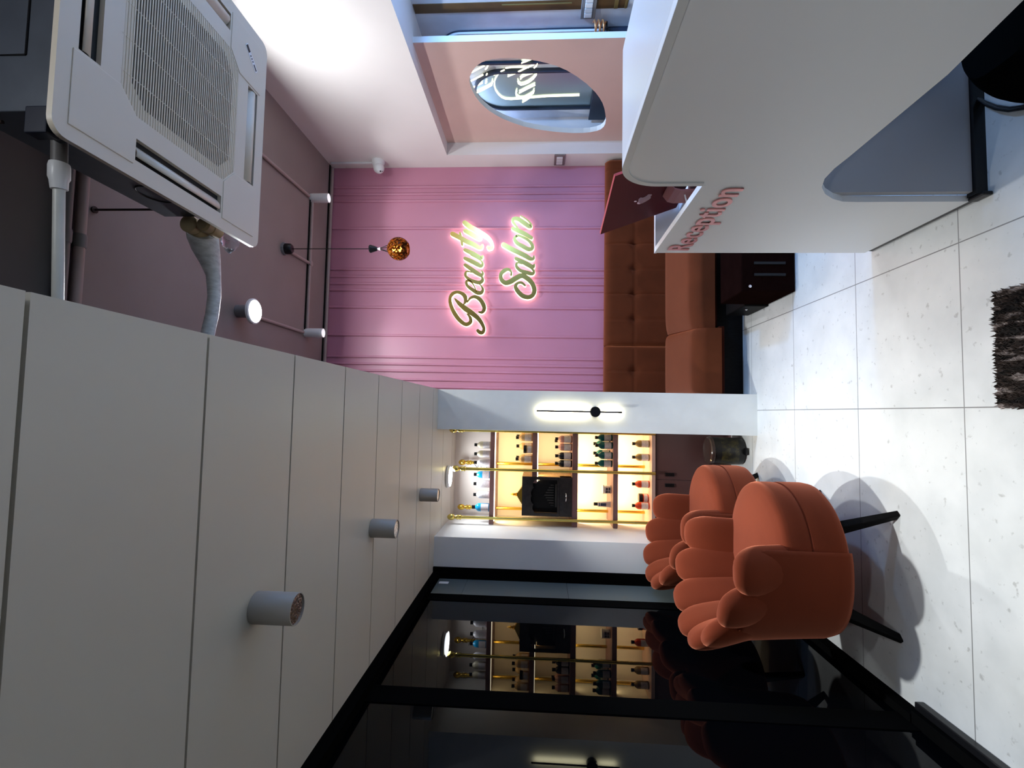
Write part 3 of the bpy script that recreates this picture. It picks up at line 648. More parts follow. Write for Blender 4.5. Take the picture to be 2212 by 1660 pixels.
for nm, word, lab in (('beauty_sign', BEAUTY, 'gold backlit script word Beauty on the pink wall, above the other word'), ('salon_sign', SALON, 'gold backlit script word Salon on the pink wall, below the other word')):
    pts = [p for l in word.values() for s in l for p in s]
    c = sfn(sum(p[0] for p in pts)/len(pts), sum(p[1] for p in pts)/len(pts), YP-0.05)
    t = thing('wall_sign', (c.x, YP-0.03, c.z), lab, 'sign', 'gold sign words')
    for L_, strokes in word.items():
        mb = MB()
        for i, st in enumerate(strokes):
            ribbon(mb, st, sfn, YP-0.046, YP-0.052-0.0004*i)
        mb.build('gold_letter', [GOLDL, GOLDL], t, weld=False)
        mb = MB()
        for i, st in enumerate(strokes): ribbon(mb, st, sfn, YP-0.016, YP-0.0455-0.0002*i, grow=1.2)
        mb.build('lit_backing', [HALO, HALO], t, weld=False)
        # stand-off pins
    for L_, strokes in word.items():
        x, y, _w = strokes[0][len(strokes[0])//2]; q = sfn(x, y, YP); MB().tube([(q.x, YP-0.02, q.z), (q.x, YP, q.z)], 0.004, 8).build('pin', CHROME, t)

# ------------------------------------------------------------------ rust sofa along the pink wall
so = thing('sofa', (1.25, 4.1, 0), 'long rust velvet tufted sofa along the pink wall', 'sofa')
def back_panel(x0, x1, seams, ytop):
    nu = int((x1-x0)/0.012)+1; nv = 46; z0, z1 = 0.36, 0.925
    mb = MB(); yb = 4.525
    def f(u, v):
        x = x0+(x1-x0)*u; z = z0+(z1-z0)*v; d = 0.0
        for s in seams:
            e = abs(x-s); d += 0.012*math.exp(-(e/0.008)**2)
            d += 0.034*math.exp(-((x-s)**2+(z-0.655)**2)/0.040**2)
        d += 0.012*math.exp(-(abs(z-0.655)/0.007)**2)
        edge = min(x-x0, x1-x); d += 0.040*math.exp(-edge/0.016)
        et = z1-z; d += 0.075*math.exp(-et/0.018)*1.0
        y = yb+d
        if v > 0.999: y = yb+0.10
        return (x, y, z-0.004*math.exp(-et/0.02))
    mb.grid(f, nu, nv)
    # top and back
    vs = []
    for i in range(nu):
        x = x0+(x1-x0)*i/(nu-1); vs += [(x, yb+0.10, z1-0.004), (x, YP-0.006, z1-0.02), (x, YP-0.006, z0)]
    mb.add(vs, [(3*i+k, 3*i+3+k, 3*i+4+k, 3*i+1+k) for i in range(nu-1) for k in range(2)])
    for xe in (x0, x1):
        ring = [f(0 if xe == x0 else 1, j/(nv-1)) for j in range(nv)]
        mb.add(ring+[(xe, YP-0.006, z1-0.02), (xe, YP-0.006, z0)], [tuple(range(nv+2))])
    return mb
back_panel(0.164, 0.628, [0.40], 0).build('backrest', RUSTS, so, smooth=60)
back_panel(0.636, 2.385, [0.636+0.235*k for k in range(1, 8)], 0).build('backrest', RUSTS, so, smooth=60)
def seat_cushion(corners, z0, z1, crown, n=(40, 28)):
    # corners: (front-left, front-right, back-right, back-left) in plan
    mb = MB(); fl, fr_, br, bl_ = [Vector((*c, 0)) for c in corners]
    def plan(u, v): return (fl*(1-u)+fr_*u)*(1-v)+(bl_*(1-u)+br*u)*v
    def top(u, v):
        p = plan(u, v); e = lambda t: 1-math.exp(-min(t, 1-t)*9)
        ef = 1-math.exp(-v*38); el = 1-math.exp(-u*30); er = 1-math.exp(-(1-u)*30); eb = 1-math.exp(-(1-v)*14)
        h = z1-crown*(1-ef)*1.0-0.035*(1-ef)*0-0.022*(1-el)-0.022*(1-er)-0.02*(1-eb)
        h += 0.012*math.sin(PI*u)*math.sin(PI*v)
        return Vector((p.x, p.y, h))
    mb.grid(top, n[0], n[1])
    rim = [top(i/(n[0]-1), 0) for i in range(n[0])]
    def front(u, v):
        q = top(u, 0); t = v*PI/2
        return Vector((q.x, q.y-0.028*math.sin(min(1, v*3)*PI/2), q.z-(q.z-z0)*v))
    mb.grid(front, n[0], 14)
    for ends in (0, 1):
        ring = [top(ends, j/(n[1]-1)) for j in range(n[1])]
        low = [Vector((p.x, p.y, z0)) for p in ring]; k = len(ring)
        mb.add(ring+low, [(i, i+1, k+i+1, k+i) for i in range(k-1)])
    mb.add([(c[0], c[1], z0) for c in corners], [(0, 1, 2, 3)])
    return mb
seat_cushion([(0.164, 3.655), (0.640, 3.655), (0.72, 4.545), (0.164, 4.545)], 0.20, 0.392, 0.032).build('seat_cushion', RUSTS, so, smooth=60)
seat_cushion([(0.648, 3.715), (2.385, 3.715), (2.385, 4.545), (0.728, 4.545)], 0.225, 0.392, 0.032).build('seat_cushion', RUSTS, so, smooth=60)
MB().box(0.164, 0.66, 3.668, 4.55, 0.165, 0.205).box(0.67, 2.385, 3.73, 4.55, 0.195, 0.23).build('seat_base', DKRUST, so, bevel=0.006)
MB().box(0.168, 2.38, 3.76, 4.60, 0.0, 0.20).build('plinth', BLKW, so)

# dark footrest block in front of the sofa
fb = thing('footrest', (1.0, 3.2, 0), 'dark slatted low footrest block on the floor before the sofa', 'footrest')
MB().box(0.745, 1.30, 2.985, 3.33, 0.004, 0.315).build('body', MAROON, fb, bevel=0.008)
MB().box(0.735, 1.30, 3.335, 3.655, 0.0, 0.16).build('rear_step', BLKW, fb, bevel=0.006)
sb = MB()
for k in range(3): sb.box(0.84+0.07*k, 0.855+0.07*k, 2.9775, 2.986, 0.06, 0.24)
sb.build('slat', DARKV, fb)
for x, y, z in ((0.775, 2.978, 0.268), (0.728, 3.40, 0.12)):
    MB().lathe([(0.0, -0.006), (0.009, -0.004), (0.009, 0.004), (0.0, 0.006)], (x, y, z), 14, axis='y').build('catch', CHROME, fb, smooth=40)

# ------------------------------------------------------------------ shelf unit in the alcove
YF, YBK = 3.95, 4.31
sh = thing('shelf_unit', (-0.5, 4.1, 0.6), 'alcove shelf unit of mauve boards on gold posts', 'shelf unit')
boards = [(1.855, 1.891, -0.8845, -0.1285), (1.516, 1.555, -0.552, -0.1285), (1.197, 1.240, -0.8845, -0.150), (0.884, 0.921, -0.8845, -0.1285)]
for z0, z1, x0, x1 in boards:
    MB().box(x0, x1, YF, YBK, z0, z1).build('shelf_board', PURP, sh, bevel=0.0015)
def post(x, y, ztop, r=0.0125):
    mb = MB(); prof = [(r, 0.60), (r, ztop-0.115), (r*1.55, ztop-0.112), (r*1.55, ztop-0.100), (r*1.15, ztop-0.097), (r*1.5, ztop-0.090), (r*1.5, ztop-0.078), (r*1.1, ztop-0.073), (r*1.1, ztop-0.064)]
    for k in range(9):
        t = PI*k/8*0.82+0.30; prof.append((r*2.0*math.sin(min(PI, t)), ztop-0.034-0.032*math.cos(min(PI, t))))
    prof.append((0.0, ztop)); mb.lathe(prof, (x, y, 0), 20); return mb.build('post', GOLD if y < 4 else BRASS, sh, smooth=40)
for x, zt in ((-0.146, 2.222), (-0.452, 2.196), (-0.832, 2.222)): post(x, 3.935, zt)
for x in (-0.150, -0.432, -0.808): post(x, 4.23, 2.19)
for z, x0, x1, nm in ((1.8545, -0.86, -0.135, 'led_strip'), (1.5155, -0.54, -0.135, 'led_strip'), (1.1965, -0.86, -0.16, 'led_strip'), (0.8835, -0.86, -0.135, 'led_strip')):
    vis = z > 1.4
    ys_ = 3.958 if vis else 4.17
    MB().box(x0, x1, ys_, ys_+0.012, z-0.006, z).build(nm, LEDWARM, sh)
    light('shelf_light', 'AREA', ((x0+x1)/2, 4.02 if vis else 4.12, z-0.012), (3.4 if vis else 5.2)*(x1-x0)/0.7, (1.0, 0.72, 0.34), size=x1-x0, size_y=0.012, direction=(0, 0.55, -0.8))
wl = MB(); wl.tube([(-0.436+0.03*math.sin(k*0.5)-0.0022*k, 4.19-0.004*k*math.cos(k*0.3), 2.05-0.0032*k+0.02*math.sin(k*0.42)) for k in range(34)], 0.0018, 6)
wl.build('wire', CABLE, label='thin loose wire curling round a gold post above the top shelf', cat='wire')

# cupboard under the shelves
cb = thing('cupboard', (-0.5, 4.1, 0), 'dark mauve cupboard with flush doors under the lit shelves', 'cupboard')
MB().box(-0.884, -0.129, 3.965, YBK, 0.592, 0.620).build('worktop', mat('pinkish_worktop', (0.55, 0.36, 0.30), 0.35), cb, bevel=0.002)
MB().box(-0.884, -0.129, 4.0, YBK, 0.0, 0.591).build('carcass', PURP, cb)
PURPD = mat('dark_mauve_door', (0.10, 0.045, 0.042), 0.4)
for x0, x1, hx in ((-0.882, -0.505, -0.545), (-0.501, -0.131, -0.462)):
    d = MB().box(x0, x1, 3.982, 3.999, 0.06, 0.583).build('door', PURPD, cb, bevel=0.001)
    MB().box(hx-0.014, hx+0.014, 3.970, 3.984, 0.445, 0.515).build('handle', BLKP, d, bevel=0.003)

# ------------------------------------------------------------------ bottles and jars
def bmat(n, c, rough=0.25, tr=0.0): return mat(n, c, rough, trans=tr, ior=1.4)
LABELM = mat('bottle_label', (0.62, 0.60, 0.62), 0.5, noise=0.25, nscale=60, stretch=(1, 1, 8))
def bottle_parts(body_m, r=0.0285, h=0.135, label_m=LABELM):
    t = bpy.data.objects.new('bottle', None); COL.objects.link(t); WORLD[t.name] = Vector((0, 0, 0))
    hb = h*0.62
    prof = [(r*0.9, 0), (r, 0.004), (r, hb), (r*0.92, hb+0.008), (r*0.62, hb+0.020), (r*0.36, hb+0.028), (r*0.33, hb+0.032)]
    MB().lathe(prof, (0, 0, 0), 24).build('body', body_m, t, smooth=50, local=False)
    MB().lathe([(r*0.44, hb+0.029), (r*0.46, hb+0.031), (r*0.46, h-0.001), (r*0.42, h)], (0, 0, 0), 16).build('cap', BLKP, t, smooth=40)
    lb = MB(); a0, a1 = rad(205), rad(335)
    lb.grid(lambda u, v: ((r+0.0006)*math.cos(a0+(a1-a0)*u), (r+0.0006)*math.sin(a0+(a1-a0)*u), 0.010+(hb-0.030)*v), 12, 2); lb.build('label', label_m, t, smooth=60)
    return t
def jar_parts(body_m, lid_m, r=0.033, h=0.05, lh=0.018):
    t = bpy.data.objects.new('jar', None); COL.objects.link(t); WORLD[t.name] = Vector((0, 0, 0))
    MB().lathe([(r*0.92, 0), (r, 0.004), (r, h-0.003), (r*0.9, h)], (0, 0, 0), 24).build('body', body_m, t, smooth=50)
    MB().lathe([(r*1.04, h), (r*1.05, h+0.002), (r*1.05, h+lh-0.002), (r*1.0, h+lh)], (0, 0, 0), 24).build('lid', lid_m, t, smooth=40)
    lb = MB(); a0, a1 = rad(205), rad(335)
    lb.grid(lambda u, v: ((r+0.0006)*math.cos(a0+(a1-a0)*u), (r+0.0006)*math.sin(a0+(a1-a0)*u), 0.008+(h-0.016)*v), 12, 2); lb.build('label', LABELM, t, smooth=60)
    return t
BM = {'white': bmat('white_bottle', (0.72, 0.70, 0.74)), 'cream': bmat('cream_bottle', (0.66, 0.60, 0.44)), 'blue': bmat('blue_bottle', (0.01, 0.27, 0.52)),
      'amber': bmat('straw_bottle', (0.55, 0.38, 0.20)), 'pink': bmat('dusty_pink_bottle', (0.44, 0.24, 0.23)), 'black': bmat('black_bottle', (0.008, 0.008, 0.014)),
      'teal': bmat('dark_teal_bottle', (0.004, 0.095, 0.10)), 'olive': bmat('olive_brown_bottle', (0.28, 0.19, 0.075)), 'orange': bmat('orange_bottle', (0.62, 0.055, 0.012))}
PROTO = {}
G1, G2, G3, G4, G5 = ('bottles on the top shelf', 'bottles on the short second shelf', 'bottles on the third shelf', 'bottles on the fourth shelf', 'bottles on the cupboard top')
def put(colr, y_px, zshelf, Y, label, grp, x_px, scale=1.0):
    x = at(x_px, y_px, 1, Y).x
    key = (colr, round(scale, 2))
    if key not in PROTO:
        t = PROTO[key] = bottle_parts(BM[colr], 0.0285*scale, 0.135*(0.5+0.5*scale)); t['label'] = label; t['category'] = 'bottle'; t['group'] = grp; t.location = (x, Y, zshelf+0.0008)
    else: dup(PROTO[key], (x, Y, zshelf+0.0008), 0, label, grp)
z1, z2, z3, z4, z5 = 1.891, 1.555, 1.240, 0.921, 0.620
put('cream', 961.7, z1, 4.02, 'cream bottle nearest the column on the top shelf', G1, 1045)
put('cream', 981.3, z1, 4.02, 'second cream bottle from the column on the top shelf', G1, 1045)
put('white', 1000, z1, 4.02, 'white bottle before the rear gold post on the top shelf', G1, 1045)
put('blue', 1025.8, z1, 4.02, 'small blue bottle just left of the middle gold post on the top shelf', G1, 1045)
put('white', 1046, z1, 4.02, 'white bottle beside the small blue bottle on the top shelf', G1, 1045)
put('white', 1069.4, z1, 4.02, 'white bottle between white and large blue bottles on the top shelf', G1, 1045)
put('blue', 1096.5, z1, 4.02, 'large blue bottle at the left end of the top shelf', G1, 1045, 1.16)
put('amber', 946, z2, 4.01, 'straw coloured bottle nearest the column on the second shelf', G2, 1140)
put('amber', 943, z2, 4.12, 'straw bottle half hidden behind the first on the second shelf', G2, 1140)
put('amber', 964.5, z2, 4.11, 'straw coloured bottle behind the black-lidded jar on the second shelf', G2, 1140)
put('amber', 992.6, z2, 4.01, 'straw coloured bottle at the left of the second shelf', G2, 1140)
put('amber', 989, z2, 4.13, 'straw bottle hidden behind the leftmost on the second shelf', G2, 1140)
put('pink', 949, z3, 4.01, 'dusty pink bottle nearest the column on the third shelf', G3, 1220)
put('pink', 953, z3, 4.12, 'dusty pink bottle behind the one nearest the column, third shelf', G3, 1220)
put('pink', 966.5, z3, 4.01, 'dusty pink bottle beside the black bottles on the third shelf', G3, 1220)
put('black', 985.5, z3, 4.01, 'black bottle beside the pink bottles on the third shelf', G3, 1220)
put('black', 1002, z3, 4.01, 'black bottle nearest the shrine box on the third shelf', G3, 1220)
put('teal', 946, z4, 4.03, 'dark teal bottle nearest the column on the fourth shelf', G4, 1310)
put('teal', 959.5, z4, 4.14, 'dark teal bottle in the back row nearer the column, fourth shelf', G4, 1310)
put('teal', 963, z4, 4.01, 'dark teal bottle second from the column on the fourth shelf', G4, 1310)
put('teal', 980, z4, 4.14, 'dark teal bottle in the back row farther from the column, fourth shelf', G4, 1310)
put('teal', 984.5, z4, 4.01, 'dark teal bottle third from the column on the fourth shelf', G4, 1310)
put('teal', 1002, z4, 4.03, 'dark teal bottle beside the rear gold post on the fourth shelf', G4, 1310)
put('olive', 959.5, z5, 4.06, 'olive brown bottle nearest the column on the cupboard top', G5, 1400)
put('olive', 988.9, z5, 4.06, 'olive brown bottle beside the rear gold post on the cupboard top', G5, 1400)
put('orange', 1046.8, z5, 4.06, 'orange bottle nearest the middle gold post on the cupboard top', G5, 1400)
put('orange', 1093.5, z5, 4.06, 'orange bottle nearest the chair back on the cupboard top', G5, 1400)
def placejar(t, y_px, zs, Y, lab, cat, x_px, grp=None):
    t.location = (at(x_px, y_px, 1, Y).x, Y, zs+0.0008); t['label'] = lab; t['category'] = cat
    if grp: t['group'] = grp
placejar(jar_parts(BM['amber'], BLKP, 0.031, 0.048, 0.024), 971, z2, 4.02-0.02, 'straw jar with a wide black lid on the second shelf', 'jar', 1140)
placejar(jar_parts(BM['orange'], BLKP, 0.034, 0.045, 0.03), 1076.5, z5, 4.10, 'orange jar with a black lid between the orange bottles', 'jar', 1400)
tub = jar_parts(mat('white_tub', (0.78, 0.75, 0.70), 0.4), WPL, 0.034, 0.055, 0.012)
tp = MB()
for a0_, a1_, h0_, h1_ in ((225, 262, 0.028, 0.046), (268, 300, 0.028, 0.044), (230, 258, 0.010, 0.024), (266, 305, 0.009, 0.023)):
    tp.grid(lambda u, v: (0.0352*math.cos(rad(a0_+(a1_-a0_)*u)), 0.0352*math.sin(rad(a0_+(a1_-a0_)*u)), h0_+(h1_-h0_)*v), 8, 2)
tp.build('print', mat('dark_print', (0.03, 0.03, 0.04), 0.5), tub)
placejar(tub, 1058, z4, 4.07, 'white tub with dark print on the fourth shelf', 'jar', 1310)
tb = thing('tube', (at(1310, 1090, 1, 4.06).x, 4.06, z4+0.0008), 'white cosmetic tube with a navy print standing on its end, fourth shelf', 'tube')
mb = MB(); TZ = z4+0.0008
tx = WORLD[tb.name].x
def tubef(u, v):
    a = 2*PI*u; ry = 0.022*(1-v)*1.0+0.012*v; rx = 0.024-0.004*v
    return (tx+rx*math.cos(a), 4.06+(0.003+ (0.017)*min(1, v*1.3))*math.sin(a), TZ+0.002+0.105*v)
mb.grid(tubef, 20, 8, close_u=True); mb.build('body', WPL, tb, smooth=60)
MB().lathe([(0.013, 0.107), (0.013, 0.135), (0.011, 0.137)], (tx, 4.06, TZ), 16).build('cap', BLKP, tb, smooth=40)
MB().box(tx-0.012, tx+0.012, 4.0395, 4.0405, TZ+0.04, TZ+0.085).box(tx-0.014, tx+0.014, 4.0398, 4.0405, TZ+0.09, TZ+0.098).build('print', mat('navy_print', (0.02, 0.05, 0.12), 0.5), tb)

# shrine box with gold spire on the third shelf
BX0, BX1 = at(1200, 1116, 1, 3.94).x, at(1200, 1031.6, 1, 3.94).x
ZB0, ZB1 = 1.2408, 1.632
bx = thing('shrine_box', ((BX0+BX1)/2, 4.05, ZB0), 'carved black shrine box with a gold stepped spire on the third shelf', 'shrine box')
YB = 3.935
CARVE = mat('carved_black_wood', (0.012, 0.009, 0.010), 0.45, noise=0.8, nscale=35, bump=1.0, bscale=60)
SIDEW = mat('light_wood', (0.38, 0.24, 0.12), 0.5, noise=0.15, nscale=12, stretch=(1, 1, 6))
MB().box(BX0, BX0+0.014, YB+0.004, 4.24, ZB0, ZB1).box(BX1-0.014, BX1, YB+0.004, 4.24, ZB0, ZB1).box(BX0+0.014, BX1-0.014, YB+0.004, 4.24, ZB1-0.014, ZB1).box(BX0+0.014, BX1-0.014, YB+0.10, 4.24, ZB0, ZB1-0.014).build('case', [SIDEW], bx)
W_ = BX1-BX0
archp = [(BX0, ZB0+0.10), (BX1, ZB0+0.10), (BX1, ZB1), (BX0, ZB1)]
inn = []
zi0 = ZB0+0.115; zi1 = ZB1-0.075
inn += [(BX0+0.022, zi0), (BX1-0.022, zi0), (BX1-0.022, zi1-0.03)]
for k in range(25):
    t = k/24; x = BX1-0.022-(W_-0.044)*t; inn.append((x, zi1-0.028*abs(2*t-1)+0.012*abs(math.sin(4*PI*t))))
inn.append((BX0+0.022, zi1-0.03))
MB().prism([archp, inn], lambda a, b, d: (a, d, b), YB-0.004, YB+0.012).build('arched_front', CARVE, bx)
MB().box(BX0+0.014, BX1-0.014, YB+0.085, YB+0.099, ZB0+0.10, ZB1-0.014).build('inner_back', BLKP, bx)
rl = MB()
for k in range(9):
    x = BX0+0.07+0.02*k; rl.box(x-0.004, x+0.004, YB+0.078, YB+0.086, ZB0+0.14, ZB0+0.215-0.012*abs(k-4))
rl.box(BX0+0.06, BX1-0.06, YB+0.06, YB+0.08, ZB0+0.115, ZB0+0.13); rl.build('carving', mat('dim_carving', (0.06, 0.055, 0.055), 0.5), bx)
dr = MB().box(BX0, BX1, YB-0.004, YB+0.10, ZB0, ZB0+0.098).build('drawer', CARVE, bx, bevel=0.003)
xm = (BX0+BX1)/2
MB().tube([(xm-0.032, YB-0.004, ZB0+0.052), (xm-0.028, YB-0.018, ZB0+0.048), (xm, YB-0.024, ZB0+0.046), (xm+0.028, YB-0.018, ZB0+0.048), (xm+0.032, YB-0.004, ZB0+0.052)], 0.004, 10).build('handle', CHROME, dr, smooth=60)
sp = MB(); z = ZB1
for k in range(6):
    hw = 0.064-0.010*k; sp.box(xm-hw, xm+hw, 4.0-hw*0.7, 4.0+hw*0.7, z, z+0.0072); z += 0.0072
sp.lathe([(0.010, z), (0.016, z+0.006), (0.008, z+0.011), (0.013, z+0.017), (0.006, z+0.022), (0.012, z+0.030), (0.009, z+0.036), (0.004, z+0.044), (0.0, z+0.062)], (xm, 4.0, 0), 16)
sp.build('spire', BRASS, bx, smooth=40)

# pedal bin by the column
bn = thing('pedal_bin', (-0.255, 3.79, 0), 'black pedal bin with a gold floral print beside the white column', 'bin')
FLOR = bpy.data.materials.new('black_bin_gold_flowers'); FLOR.use_nodes = True
nt = FLOR.node_tree; b_ = nt.nodes['Principled BSDF']; tc = nt.nodes.new('ShaderNodeTexCoord'); vo = nt.nodes.new('ShaderNodeTexVoronoi'); vo.inputs['Scale'].default_value = 42
no = nt.nodes.new('ShaderNodeTexNoise'); no.inputs['Scale'].default_value = 60; mx = nt.nodes.new('ShaderNodeMix'); mx.data_type = 'RGBA'; mx.inputs[0].default_value = 0.06
nt.links.new(tc.outputs['Object'], mx.inputs[6]); nt.links.new(no.outputs['Color'], mx.inputs[7]); nt.links.new(mx.outputs[2], vo.inputs['Vector'])
rp = nt.nodes.new('ShaderNodeValToRGB'); e_ = rp.color_ramp.elements; e_[0].position = 0.30; e_[0].color = (0, 0, 0, 1); e_[1].position = 0.36; e_[1].color = (1, 1, 1, 1)
q = e_.new(0.42); q.color = (1, 1, 1, 1); q = e_.new(0.47); q.color = (0, 0, 0, 1)
sz = nt.nodes.new('ShaderNodeSeparateXYZ'); nt.links.new(tc.outputs['Object'], sz.inputs[0])
g1 = nt.nodes.new('ShaderNodeMath'); g1.operation = 'COMPARE'; g1.inputs[1].default_value = 0.115; g1.inputs[2].default_value = 0.062; nt.links.new(sz.outputs[2], g1.inputs[0])
g2 = nt.nodes.new('ShaderNodeMath'); g2.operation = 'MULTIPLY'; nt.links.new(vo.outputs['Distance'], rp.inputs['Fac']); nt.links.new(rp.outputs['Color'], g2.inputs[0]); nt.links.new(g1.outputs[0], g2.inputs[1])
m3 = nt.nodes.new('ShaderNodeMix'); m3.data_type = 'RGBA'; m3.inputs[6].default_value = (0.006, 0.006, 0.006, 1); m3.inputs[7].default_value = (0.13, 0.10, 0.02, 1)
nt.links.new(g2.outputs[0], m3.inputs[0]); nt.links.new(m3.outputs[2], b_.inputs['Base Color']); b_.inputs['Roughness'].default_value = 0.35
MB().lathe([(0.088, 0.004), (0.096, 0.010), (0.099, 0.03), (0.101, 0.222), (0.098, 0.226)], (-0.255, 3.79, 0), 36).build('body', FLOR, bn, smooth=40)
MB().lathe([(0.103, 0.226), (0.106, 0.230), (0.104, 0.248), (0.094, 0.254), (0.088, 0.250), (0.0, 0.252)], (-0.255, 3.79, 0), 36).build('lid', mat('brown_bin_lid', (0.05, 0.03, 0.025), 0.12), bn, smooth=40)
MB().box(-0.275, -0.225, 3.655, 3.70, 0.010, 0.022).build('pedal', BLKP, bn, bevel=0.003)
MB().lathe([(0.080, 0.0), (0.080, 0.006)], (-0.255, 3.79, 0), 24).build('base', BLKP, bn)

# linear wall lamp on the column
wl = thing('wall_lamp', (0.016, YC, 0.93), 'slim black rod wall lamp with a round disc glowing on the white column', 'wall lamp')
MB().lathe([(0.0355, YC-0.0005), (0.0365, YC-0.003), (0.0365, YC-0.040), (0.0355, YC-0.042)], (0.016, 0, 1.115), 32, axis='y').build('disc', BLKP, wl, smooth=40)
MB().tube([(0.016, YC-0.036, 0.937), (0.016, YC-0.036, 1.519)], 0.0060, 10).lathe([(0.0, 0.930), (0.006, 0.933), (0.006, 0.945), (0.0, 0.948)], (0.016, YC-0.036, 0), 12).lathe([(0.0, 1.508), (0.006, 1.511), (0.006, 1.522), (0.0, 1.525)], (0.016, YC-0.036, 0), 12).build('rod', BLKP, wl, smooth=40)
MB().box(0.0140, 0.0180, YC-0.0322, YC-0.0312, 0.95, 1.075).box(0.0140, 0.0180, YC-0.0322, YC-0.0312, 1.155, 1.505).build('led_strip', LEDWARM, wl)
light('wall_lamp_light', 'AREA', (0.016, YC-0.029, 1.33), 1.0, (1.0, 0.93, 0.62), size=0.006, size_y=0.35, direction=(0, 1, 0))
light('wall_lamp_light', 'AREA', (0.016, YC-0.029, 1.012), 0.36, (1.0, 0.93, 0.62), size=0.006, size_y=0.125, direction=(0, 1, 0))
for o in list(COL.objects)[-2:]:
    o.rotation_euler = (rad(90), 0, 0)      # looks along +Y with its long side upright

# ------------------------------------------------------------------ reception desk
dk = thing('reception_desk', (0.95, 1.6, 0), 'white two-level reception desk with a rounded high counter', 'desk')
XF = 0.76
def arc(cy, cz, r, a0, a1, n=10): return [(cy+r*math.cos(rad(a0+(a1-a0)*k/n)), cz+r*math.sin(rad(a0+(a1-a0)*k/n))) for k in range(n+1)]
YSTEP = 1.622
top_arc = [(YSTEP, 1.02), (YSTEP, 1.11)] + arc(YSTEP-0.135, 1.125, 0.135, 3, 90, 14)
face = [(2.315, 0.028), (2.315, 0.978), (YSTEP, 0.978)] + top_arc + [(-0.35, 1.262), (-0.35, 0.66), (0.9, 0.642), (1.1, 0.617)] + [(1.45, 0.616)] + list(reversed(arc(1.53, 0.455, 0.232*0.70, 3, 93, 10)))[0:0] 
face += [(1.52, 0.618), (1.585, 0.610), (1.645, 0.586), (1.695, 0.548), (1.735, 0.500), (1.757, 0.455), (1.762, 0.40), (1.762, 0.028)]
fx = lambda a, b, d: (d, a, b)
MB().prism([face], fx, XF, XF+0.022).build('front_panel', LAM, dk)
# raised rim along the top edges
def offset_path(path, d):
    out = []
    for i, p in enumerate(path):
        a = Vector(path[max(i-1, 0)]); c = Vector(path[min(i+1, len(path)-1)]); t = (c-a).normalized(); n_ = Vector((-t.y, t.x)); out.append((p[0]-n_.x*d*-1, p[1]-n_.y*d*-1))
    return out
path = [(YSTEP, 0.979)] + top_arc + [(-0.35, 1.262)]
inner = offset_path(path, 0.020)
MB().prism([path+list(reversed(inner))], fx, XF-0.004, XF-0.0002).build('edge_trim', LAM2, dk)
MB().prism([[(2.315, 0.9785), (YSTEP, 0.9785), (YSTEP, 0.968), (2.315, 0.968)]], fx, XF-0.0025, XF-0.0002).build('edge_trim', LAM, dk)
# high counter: bent slab along the rounded profile
outp = [(YSTEP, 0.978)] + top_arc + [(-0.35, 1.262)]
th = offset_path(outp, 0.024)
def cw(y):                       # far corner of the counter top is rounded in plan
    return 1.138
cp_ = MB()
MB().prism([outp+list(reversed(th))], fx, XF+0.0225, 1.138).build('counter_top', mat('white_counter_top', (0.78, 0.80, 0.82), 0.3), dk, bevel=0.006)
MB().box(1.112, 1.137, -0.35, 1.59, 0.66, 1.234).build('back_panel', LAM, dk)
MB().box(XF+0.0225, 1.111, -0.35, 1.59, 0.66, 0.682).build('underside', GREYP, dk)
# low desk
MB().box(XF+0.0225, 1.42, 2.293, 2.315, 0.0, 0.978).build('end_panel', mat('white_desk_panel', (0.72, 0.71, 0.73), 0.35), dk)
MB().box(XF+0.0225, 1.40, YSTEP+0.01, 2.2925, 0.845, 0.870).build('worktop', mat('white_desk_worktop', (0.74, 0.73, 0.75), 0.35), dk)
MB().box(XF+0.0225, 1.42, 1.734, 1.759, 0.04, 0.655).build('inner_panel', GREYP, dk)
MB().box(XF+0.010, 1.42, 1.722, 1.759, 0.0, 0.038).build('skirting', BLKP, dk)
MB().box(XF+0.006, XF+0.02, 1.735, 2.31, 0.0, 0.027).build('kick_strip', mat('grey_kick_strip', (0.10, 0.10, 0.10), 0.6), dk)
MB().box(XF-0.002, XF+0.012, 1.702, 1.765, 0.0, 0.032).build('corner_guard', BLKP, dk, bevel=0.004)
cu = bpy.data.curves.new('reception_text', 'FONT'); cu.body = 'Reception'; cu.size = 0.142; cu.extrude = 0.0025; cu.offset = 0.0018; cu.space_character = 1.06
to = bpy.data.objects.new('reception_text', cu); COL.objects.link(to)
dg = bpy.context.evaluated_depsgraph_get(); me = bpy.data.meshes.new_from_object(to.evaluated_get(dg)); COL.objects.unlink(to); bpy.data.objects.remove(to)
xs = [v.co.x for v in me.vertices]; ys = [v.co.y for v in me.vertices]
capx0, capx1 = min(xs), max(xs)
sx_ = (2.263-1.642)/(capx1-capx0)
for v in me.vertices:
    x_, y_, z_ = v.co
    v.co = Vector((XF-0.0035-z_, 2.263-(x_-capx0)*sx_, 0.838+y_*0.098/0.104)) - WORLD[dk.name]
me.materials.clear(); me.materials.append(ROSE); me.polygons.foreach_set('material_index', [0]*len(me.polygons))
lt = bpy.data.objects.new('lettering', me); COL.objects.link(lt); lt.parent = dk; WORLD[lt.name] = WORLD[dk.name]
lt['label'] = 'rose metallic letters'

